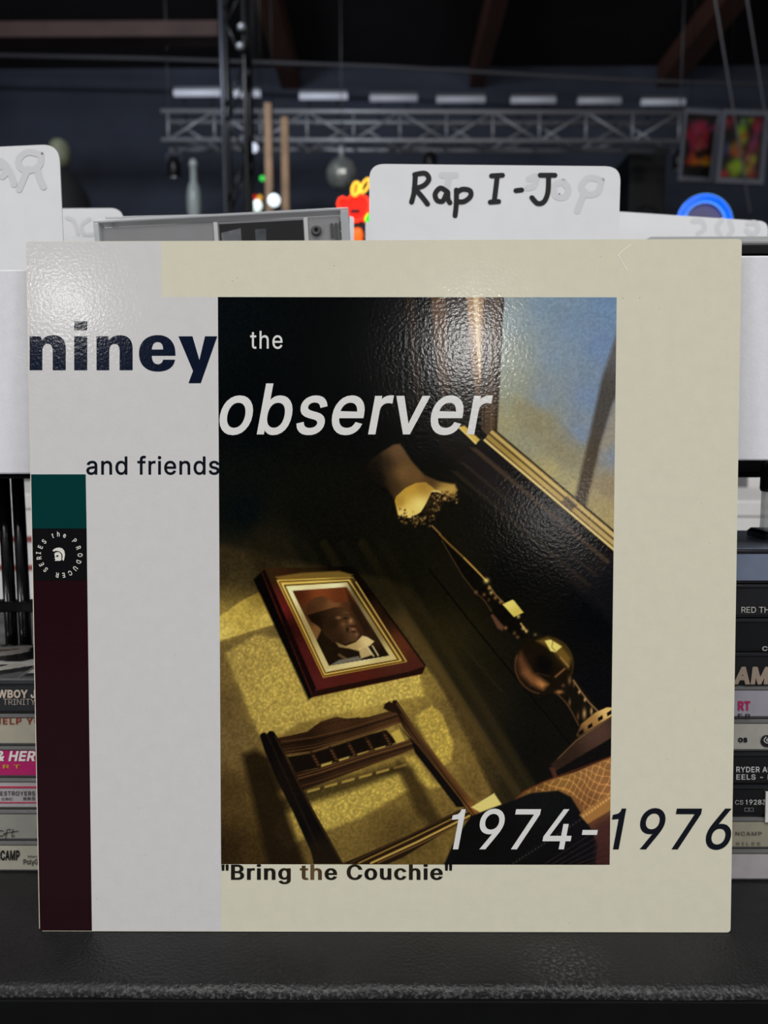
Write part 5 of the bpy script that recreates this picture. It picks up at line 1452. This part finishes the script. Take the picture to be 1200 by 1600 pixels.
# casing left of the glass
fillp([(632, 460), (648, 460), (662, 640), (650, 640)], (30, 22, 16), 5)
fillp([(672, 460), (697, 460), (704, 600), (716, 672), (690, 660), (680, 560)], grad((685, 480, (74, 52, 34)), (690, 560, (62, 44, 30)), (700, 640, (34, 26, 18))), 4)
fillp([(697, 460), (736, 460), (748, 560), (752, 660), (740, 676), (716, 672), (704, 600)], grad((715, 480, (40, 34, 30)), (722, 560, (28, 23, 19)), (730, 660, (20, 16, 12))), 3)
fillp([(728, 460), (757, 460), (754, 560), (750, 650), (744, 640), (734, 540)], grad((742, 480, (140, 112, 84)), (745, 560, (112, 84, 58)), (749, 630, (70, 52, 34))), 3)
fillp([(739, 460), (748, 460), (751, 560), (750, 600), (746, 560)], (190, 166, 130), 2.5)
fillp([(757, 460), (788, 460), (777, 676), (770, 690), (752, 672), (753, 580)], grad((770, 480, (62, 50, 42)), (765, 580, (58, 46, 38)), (764, 660, (70, 54, 36))), 2)
for x0, x1, c in ((765, 757, (40, 31, 25)), (776, 768, (92, 74, 54)), (786, 776, (30, 24, 18))):
    linep([(x0, 460), (x1, 600), (x1 - 1, 672)], 2.6, c, 2, .7)
# sill mouldings running down to the right
def along(o0, o1, c, soft=1.6, a=1.0):
    nx_, ny_ = -.646, .763
    p, q = (766, 676), (975, 853)
    fillp([(p[0] + nx_ * o0, p[1] + ny_ * o0), (q[0] + nx_ * o0, q[1] + ny_ * o0), (q[0] + nx_ * o1, q[1] + ny_ * o1), (p[0] + nx_ * o1 - (8 if o1 > 20 else 0), p[1] + ny_ * o1 - (6 if o1 > 20 else 0))], c, soft, a)
fillp([(690, 640), (760, 690), (980, 880), (980, 1000), (860, 880), (700, 720), (660, 660)], grad((720, 690, (20, 17, 14)), (800, 760, (26, 23, 21)), (900, 850, (24, 22, 24)), (950, 940, (16, 16, 19)), (860, 860, (20, 18, 17))), 14)
along(-7, 17, grad((780, 695, (150, 124, 62)), (840, 745, (178, 150, 84)), (900, 795, (170, 142, 84)), (950, 835, (176, 150, 92))), 1.6)
along(-8, -5, (40, 32, 20), 1.8)
along(-3, 0, (196, 172, 108), 1.6, .8)
along(2, 4.5, (58, 44, 24), 1.6, .9)
along(11, 13, (70, 52, 28), 1.5, .8)
along(14, 17, (214, 190, 126), 1.5, .9)
along(18, 30, (20, 17, 16), 3)
along(33, 39, (72, 55, 40), 4, .75)
along(42, 60, (26, 22, 22), 5, .7)
along(62, 66, (52, 42, 33), 4, .6)
along(80, 86, (44, 36, 27), 5, .7)
along(92, 97, (30, 25, 19), 6, .6)
fillp([(886, 776), (902, 790), (892, 800), (876, 786)], (64, 54, 44), 4, .7)
fillp([(716, 668), (726, 666), (750, 688), (743, 695)], (196, 164, 78), 2)
linep([(716, 668), (744, 694)], 2, (232, 206, 118), 1.6, .8)

# ---- lamp
def lp(pts):
    return [(560 + x / 6, 660 + y / 6) for x, y in pts]
fillp(lp([(40, 480), (120, 360), (220, 280), (330, 212), (390, 206), (430, 260), (500, 370), (620, 500), (760, 560), (900, 585), (930, 640), (890, 720), (820, 690), (690, 650), (640, 760), (580, 850), (480, 905), (370, 875), (340, 740), (270, 620), (160, 560)]), grad((600, 725, (40, 30, 18)), (622, 705, (92, 68, 44)), (630, 740, (104, 76, 42)), (610, 760, (50, 36, 20)), (650, 745, (96, 68, 36)), (700, 762, (150, 118, 54)), (565, 740, (12, 11, 9)), (590, 750, (20, 17, 12)), (672, 750, (70, 50, 27))), 4)
fillp(lp([(20, 500), (110, 370), (200, 300), (230, 480), (290, 650), (340, 740), (250, 700)]), (14, 12, 9), 12, .7)
fillp(lp([(340, 740), (352, 700), (440, 620), (540, 572), (630, 566), (690, 610), (740, 650), (690, 655), (640, 760), (585, 845), (500, 900), (430, 900), (372, 872)]), grad((640, 765, (176, 136, 46)), (625, 785, (150, 112, 36)), (640, 795, (214, 186, 92)), (655, 790, (226, 204, 116)), (660, 762, (150, 112, 42)), (630, 805, (224, 196, 108))), 2)
fillp(lp([(740, 625), (900, 590), (915, 640), (860, 690), (760, 655)]), (178, 146, 72), 6, .7)
linep(lp([(690, 655), (740, 648), (785, 668)]), 2.2, (226, 200, 120), 1.6, .9)
fillp(lp([(640, 760), (690, 660), (760, 670), (830, 710), (760, 830), (690, 880), (600, 850)]), (34, 26, 16), 3)
r2 = np.random.default_rng(4)
for k in range(190):                    # beaded fringe
    t = r2.uniform(0, 1)
    x = 372 + t * 340 + r2.normal(0, 10); y = 890 + 40 * math.sin(t * 3.14) + r2.normal(0, 26)
    if k % 3 == 0:
        x, y = 690 + r2.uniform(0, 250), 680 + r2.uniform(0, 60) + r2.normal(0, 16)
    if k % 7 == 0:
        x, y = 640 + r2.uniform(0, 120), 730 + r2.uniform(0, 130)
    cfr = random.choice([(20, 15, 8), (26, 19, 10), (14, 11, 7), (120, 94, 46), (176, 142, 78), (60, 44, 22), (98, 60, 34)])
    fx, fy = 560 + x / 6, 660 + y / 6
    blend(np.exp(-(((QX - fx) / 1.5) ** 2 + ((QY - fy) / 1.7) ** 2)), cfr, .9)
# turned metal column
def kp(pts):
    return [(660 + x / 4, 800 + y / 4) for x, y in pts]
fillp(kp([(60, 90), (100, 120), (400, 430), (420, 470), (500, 570), (560, 560), (630, 640), (610, 690), (660, 760), (620, 800), (560, 760), (500, 740), (430, 650), (440, 590), (330, 520), (250, 400), (120, 200)]), (12, 10, 6), 3, .9)
linep(kp([(60, 90), (110, 140)]), 2.4, (150, 110, 60), 1.6, .8)
linep(kp([(110, 145), (180, 215), (250, 280), (330, 360), (395, 430)]), 2.6, (132, 96, 42), 1.8, .85)
linep(kp([(260, 290), (395, 428)]), 1.6, (214, 170, 84), 1.4, .7)
blend(np.exp(-(((QX - 760) / 4) ** 2 + ((QY - 908) / 4) ** 2)), (226, 198, 108), .9)
linep(kp([(120, 180), (250, 400), (330, 505)]), 1.6, (92, 70, 38), 1.5, .6)
for x, y, c in ((418, 478, (196, 150, 84)), (430, 508, (206, 168, 100)), (456, 540, (150, 104, 58)), (488, 566, (160, 116, 66)), (335, 505, (132, 88, 52)), (385, 520, (110, 70, 42)), (415, 552, (70, 46, 28)), (520, 728, (150, 100, 64)), (600, 657, (206, 176, 110)), (630, 730, (210, 176, 108)), (650, 748, (190, 150, 90)), (575, 760, (96, 66, 40)), (595, 785, (100, 70, 42)), (705, 770, (100, 84, 50))):
    blend(np.exp(-(((QX - 660 - x / 4) / 2.6) ** 2 + ((QY - 800 - y / 4) / 2.8) ** 2)), c, .85)
linep(kp([(615, 700), (650, 750)]), 2.6, (196, 158, 92), 1.6, .8)
fillp(kp([(428, 650), (440, 640), (510, 720), (500, 745), (470, 730)]), (104, 66, 46), 3, .8)
fillp(kp([(500, 580), (560, 552), (572, 556), (632, 632), (572, 660)]), grad((795, 945, (216, 200, 100)), (808, 958, (196, 174, 78))), 1.6)
# polished ball
bx0, by0, br = 850, 1040, 47
dist = np.hypot((QX - bx0) / br, (QY - by0) / (br * .99))
blend(np.clip((1 - dist) * br / 1.6 + .5, 0, 1), grad((850, 1040, (7, 6, 4)), (830, 1010, (20, 15, 8)), (880, 1060, (22, 15, 8)), (885, 1020, (58, 43, 18)), (815, 1040, (34, 22, 12))))
fillp([(808, 1030), (814, 1020), (822, 1036), (832, 1052), (846, 1062), (856, 1070), (848, 1078), (830, 1070), (814, 1054)], grad((812, 1036, (90, 54, 32)), (828, 1062, (124, 78, 44)), (852, 1070, (196, 130, 68))), 9, .85)
fillp([(838, 1002), (856, 996), (872, 1004), (892, 1030), (888, 1046), (880, 1036), (868, 1022), (852, 1010)], (112, 86, 34), 6, .8)
fillp([(851, 1002), (860, 1000), (878, 1011), (868, 1020), (860, 1018)], (216, 198, 104), 2)
linep([(864, 1002), (862, 1012), (868, 1018)], 1.2, (70, 56, 24), 1.2, .7)
linep([(876, 1028), (888, 1042)], 2.6, (150, 112, 62), 2, .8)
linep([(868, 1058), (882, 1046)], 3, (134, 88, 52), 2.4, .8)
linep([(838, 1052), (858, 1058)], 2, (60, 40, 24), 2, .6)
# foot
linep(arcp(850, 1040, 45, 45, 100, 200), 2, (96, 62, 36), 2.5, .7)
linep(arcp(850, 1040, 45, 45, -70, 30), 1.6, (64, 48, 24), 2.5, .6)
fillp([(866, 1076), (884, 1060), (900, 1062), (930, 1100), (940, 1120), (912, 1140), (900, 1130), (880, 1092)], (18, 14, 9), 2.5)
for x, y, rx, ry, c in ((874, 1082, 6, 3, (176, 116, 66)), (890, 1064, 3, 6, (120, 84, 48)), (897, 1070, 2, 4, (100, 70, 42)), (905, 1082, 2, 3, (206, 164, 104)), (914, 1094, 2, 3, (216, 176, 116)), (890, 1098, 2, 6, (110, 78, 48)), (913, 1116, 3, 8, (186, 146, 92)), (924, 1112, 2, 6, (200, 160, 100)), (903, 1120, 2, 6, (96, 66, 40)), (880, 1072, 3, 3, (90, 62, 36))):
    blend(np.exp(-(((QX - x) / rx) ** 2 + ((QY - y) / ry) ** 2)), c, .85)
linep([(868, 1082), (884, 1098), (894, 1114), (904, 1134)], 2, (92, 64, 38), 2, .8)
linep([(896, 1064), (908, 1082), (920, 1098), (938, 1116)], 2.2, (168, 128, 80), 2, .75)
linep([(764, 916), (774, 930), (788, 944)], 2.2, (150, 112, 62), 1.8, .7)
linep([(742, 926), (756, 938), (768, 956)], 2, (84, 56, 34), 2, .7)
fillp([(908, 1132), (930, 1114), (948, 1106), (962, 1106), (962, 1116), (930, 1136), (905, 1154), (900, 1150)], grad((920, 1128, (150, 108, 58)), (950, 1110, (214, 176, 104)), (905, 1150, (60, 42, 24))), 2)
for x, y in ((938, 1124), (922, 1136), (908, 1146), (952, 1116)):
    fillp([(x - 4, y - 1), (x + 3, y - 6), (x + 4, y), (x - 3, y + 4)], (14, 10, 7), 1.6)
fillp([(860, 1196), (900, 1156), (962, 1116), (962, 1150), (900, 1186), (868, 1206)], grad((880, 1186, (40, 28, 20)), (940, 1140, (74, 52, 42)), (955, 1130, (60, 42, 34))), 3)
linep([(872, 1186), (900, 1158), (962, 1116)], 1.6, (120, 88, 50), 1.5, .7)
fillp([(868, 1206), (905, 1188), (962, 1150), (962, 1186), (880, 1222)], (14, 11, 12), 4)
fillp([(858, 1200), (866, 1200), (872, 1216), (866, 1218)], (84, 44, 36), 3, .8)

# ---- armchair, lower right
arm = [(792, 1262), (820, 1236), (850, 1222), (900, 1206), (962, 1180), (962, 1360), (880, 1360)]
fillp(arm, grad((830, 1236, (96, 66, 32)), (880, 1222, (128, 90, 46)), (930, 1205, (132, 92, 52)), (950, 1230, (136, 92, 54)), (920, 1260, (110, 72, 40)), (950, 1300, (58, 33, 30)), (930, 1340, (40, 22, 20))), 2)
vein = np.exp(-((np.sin((QX * .9 + QY * .35) * .36 + N2 * 3) ) / .28) ** 2) + np.exp(-((np.sin((QX * .35 - QY * .8) * .30 + N2 * 3)) / .25) ** 2)
am = pmask([(815, 1240), (850, 1224), (900, 1208), (962, 1182), (962, 1246), (916, 1274), (902, 1250), (880, 1236)], 3)
IMG = IMG + (am * np.clip(vein, 0, 1.3) * 1)[..., None] * np.array((52, 40, 20))
linep([(792, 1262), (820, 1237), (850, 1222), (962, 1180)], 2, (96, 44, 22), 2, .8)
fillp([(690, 1360), (712, 1310), (736, 1276), (790, 1256), (830, 1240), (872, 1236), (892, 1246), (908, 1272), (920, 1290), (934, 1320), (930, 1360)], grad((760, 1300, (8, 8, 8)), (850, 1250, (14, 15, 15)), (900, 1300, (12, 12, 16)), (870, 1340, (9, 9, 11))), 3)
fillp([(905, 1274), (962, 1236), (962, 1262), (918, 1288)], (150, 104, 54), 2.5)
for k in range(12):
    x = 912 + k * 4.4
    blend(np.exp(-(((QX - x) / 1.6) ** 2 + ((QY - (1276 - k * 3.1)) / 2.2) ** 2)), (226, 176, 102), .8)
    blend(np.exp(-(((QX - x - 1) / 1.3) ** 2 + ((QY - (1268 - k * 3.1)) / 1.6) ** 2)), (190, 136, 76), .6)
for k in range(24):
    x = 802 + k * 4.9
    blend(np.exp(-(((QX - x) / 1.5) ** 2 + ((QY - (1350 - k * 3.2)) / 2.0) ** 2)), (92, 84, 70), .45)
for k in range(7):
    linep([(846 + k * 12, 1354), (960, 1280 + k * 12)], 1.3, (66, 44, 48) if k < 4 else (84, 40, 38), 1.6, .55)
fillp([(930, 1300), (962, 1272), (962, 1360), (930, 1360)], (66, 36, 34), 8, .5)

# film grain, then to ink colours
IMG = np.clip(IMG + (rng.normal(0, 1.6, IMG.shape[:2]) + N3 * 1.5)[..., None], 3, 255)
K_LIGHT = 0.74
_c01 = IMG / 255
LINC = np.where(_c01 <= .04045, _c01 / 12.92, ((_c01 + .055) / 1.055) ** 2.4) / K_LIGHT
LINC = np.clip(LINC - .0025, .0006, .92)
PP = np.zeros((GH, GW, 3))
# positions on the sleeve (perspective of the photo undone)
dirs = (np.array(C_F)[None, None] + np.array(C_R)[None, None] * ((QX - 600) / F_PX)[..., None] + np.array(C_U)[None, None] * ((800 - QY) / F_PX)[..., None])
tt_ = np.dot(np.array(S0 - CAM), np.array(en)) / (dirs @ np.array(en))
pts_ = np.array(CAM)[None, None] + dirs * tt_[..., None] - np.array(S0)
PP[..., 0] = pts_[..., 0]
PP[..., 1] = -.00006
PP[..., 2] = pts_ @ np.array(ey)
picture = print_grid('cover_photograph', PP, LINC, colour_material('photo_ink', .13, spec=.42, bump=.05, bscale=680), sleeve)
picture['label'] = 'printed photograph of a dim room with window, lamp, framed portrait and chair'

# lettering over the photograph
word('title_the', 'the', 391, 441.5, 545.5, 518, 'h', so(.0001), M_white, sleeve, bold=4, track=40)
word('title_observer', 'observer', 343, 770, 678, 600, 'b', so(.0001), M_white, sleeve, bold=11, track=10, shear=.2)
word('years_first', '1974', 706, 893, 1327, 1265, '1', so(.0001), M_white, sleeve, bold=6, shear=.2, track=6)
word('years_dash', '-', 909, 934, 1327, 1266, '1', so(.0001), M_white, sleeve, bold=4, shear=.2)
word('years_second', '1976', 956, 1143, 1327, 1264, '1', so(.00012), M_dark, sleeve, bold=8, shear=.2, track=6)
# subtitle whose ink turns brown where the photograph shows through it
m_sub = bpy.data.materials.new('subtitle_ink')
m_sub.use_nodes = True
nt = m_sub.node_tree
b = nt.nodes['Principled BSDF']
b.inputs['Roughness'].default_value = .3
tc = nt.nodes.new('ShaderNodeTexCoord')
sp_ = nt.nodes.new('ShaderNodeSeparateXYZ')
nt.links.new(tc.outputs['Object'], sp_.inputs['Vector'])
mr = nt.nodes.new('ShaderNodeMapRange')
xa, xb = S(346, 1360).x, S(707, 1360).x
mr.inputs['From Min'].default_value, mr.inputs['From Max'].default_value = xa, xb
nt.links.new(sp_.outputs['X'], mr.inputs['Value'])
cr = nt.nodes.new('ShaderNodeValToRGB')
el = cr.color_ramp.elements
el[0].position, el[0].color = 0, (*lin((24, 20, 14)), 1)
el[1].position, el[1].color = 1, (*lin((14, 14, 14)), 1)
for p, c in ((.1, (24, 24, 20)), (.28, (30, 24, 14)), (.34, (66, 50, 26)), (.40, (104, 80, 46)), (.46, (20, 17, 12)), (.56, (40, 32, 20)), (.62, (14, 14, 12)), (.8, (34, 27, 16))):
    e = el.new(p)
    e.color = (*lin(c), 1)
nt.links.new(mr.outputs['Result'], cr.inputs['Fac'])
nt.links.new(cr.outputs['Color'], b.inputs['Base Color'])
word('subtitle', 'Bring the Couchie', 361, 692, 1375, 1351.5, 'B', so(.0001), m_sub, sleeve, bold=30, track=24, flat=.35)
for x0, x1 in ((346, 357.5), (695, 706.5)):
    word('quotation_mark', '"', x0, x1, 1375, 1351.5, 'B', so(.0001), m_sub, sleeve, bold=12)

# ---- round emblem on the black square
M_emb = cover_ink('emblem_white', (226, 224, 214))
def zp(x, y):
    return (x / 4.4444, 680 + y / 4.4444)
ecx, ecy = zp(413, 836)
for ch, x, y in (('t', 367, 702), ('h', 406, 690), ('e', 449, 703), ('P', 519, 737), ('R', 546, 786), ('O', 557, 836), ('D', 547, 884), ('U', 524, 929), ('C', 488, 961), ('E', 443, 976), ('R', 398, 975),
                 ('S', 318, 938), ('E', 289, 901), ('R', 272, 856), ('I', 268, 822), ('E', 281, 780), ('S', 307, 742)):
    px, py = zp(x, y)
    a = math.atan2(px - ecx, -(py - ecy))        # clockwise from the top
    if ch in 'the' and y < 710:
        a *= .8
    cs = [thicken(c, 16 * _sgn) for c in GLYPHS[ch][1]]
    xs = [p[0] for c in cs for p in c]; ys = [p[1] for c in cs for p in c]
    gx, gy = (min(xs) + max(xs)) / 2, (min(ys) + max(ys)) / 2
    k = 8.0 / 560
    kx = .8
    fill_glyphs([cs], lambda X, Y: S(px + ((X - gx) * kx * k) * math.cos(a) + ((Y - gy) * k) * math.sin(a), py + ((X - gx) * kx * k) * math.sin(a) - ((Y - gy) * k) * math.cos(a), .0001)).build('emblem_letter', M_emb, blk)
# helmet with crest
crest = [(365, 805), (378, 793), (395, 786), (415, 784), (435, 791), (448, 808), (452, 832), (448, 858), (443, 876), (432, 868), (436, 848), (432, 828), (420, 814), (405, 808), (388, 806), (374, 812)]
helm = [(379, 824), (392, 816), (408, 815), (420, 822), (427, 836), (428, 856), (426, 872), (414, 876), (398, 876), (382, 876), (386, 864), (378, 858), (385, 850), (380, 842)]
for nm, q in (('crest', crest), ('helmet', helm)):
    fill_glyphs([[[(x, -y) for x, y in q]]], lambda X, Y: S(*zp(X, -Y), .0001)).build('emblem_' + nm, M_emb, blk)
slit = [(392, 838), (404, 836), (408, 842), (402, 850), (392, 848)]
fill_glyphs([[[(x, -y) for x, y in slit]]], lambda X, Y: S(*zp(X, -Y), .00013)).build('emblem_eye', mat('black_ink', (19, 19, 21)), blk)
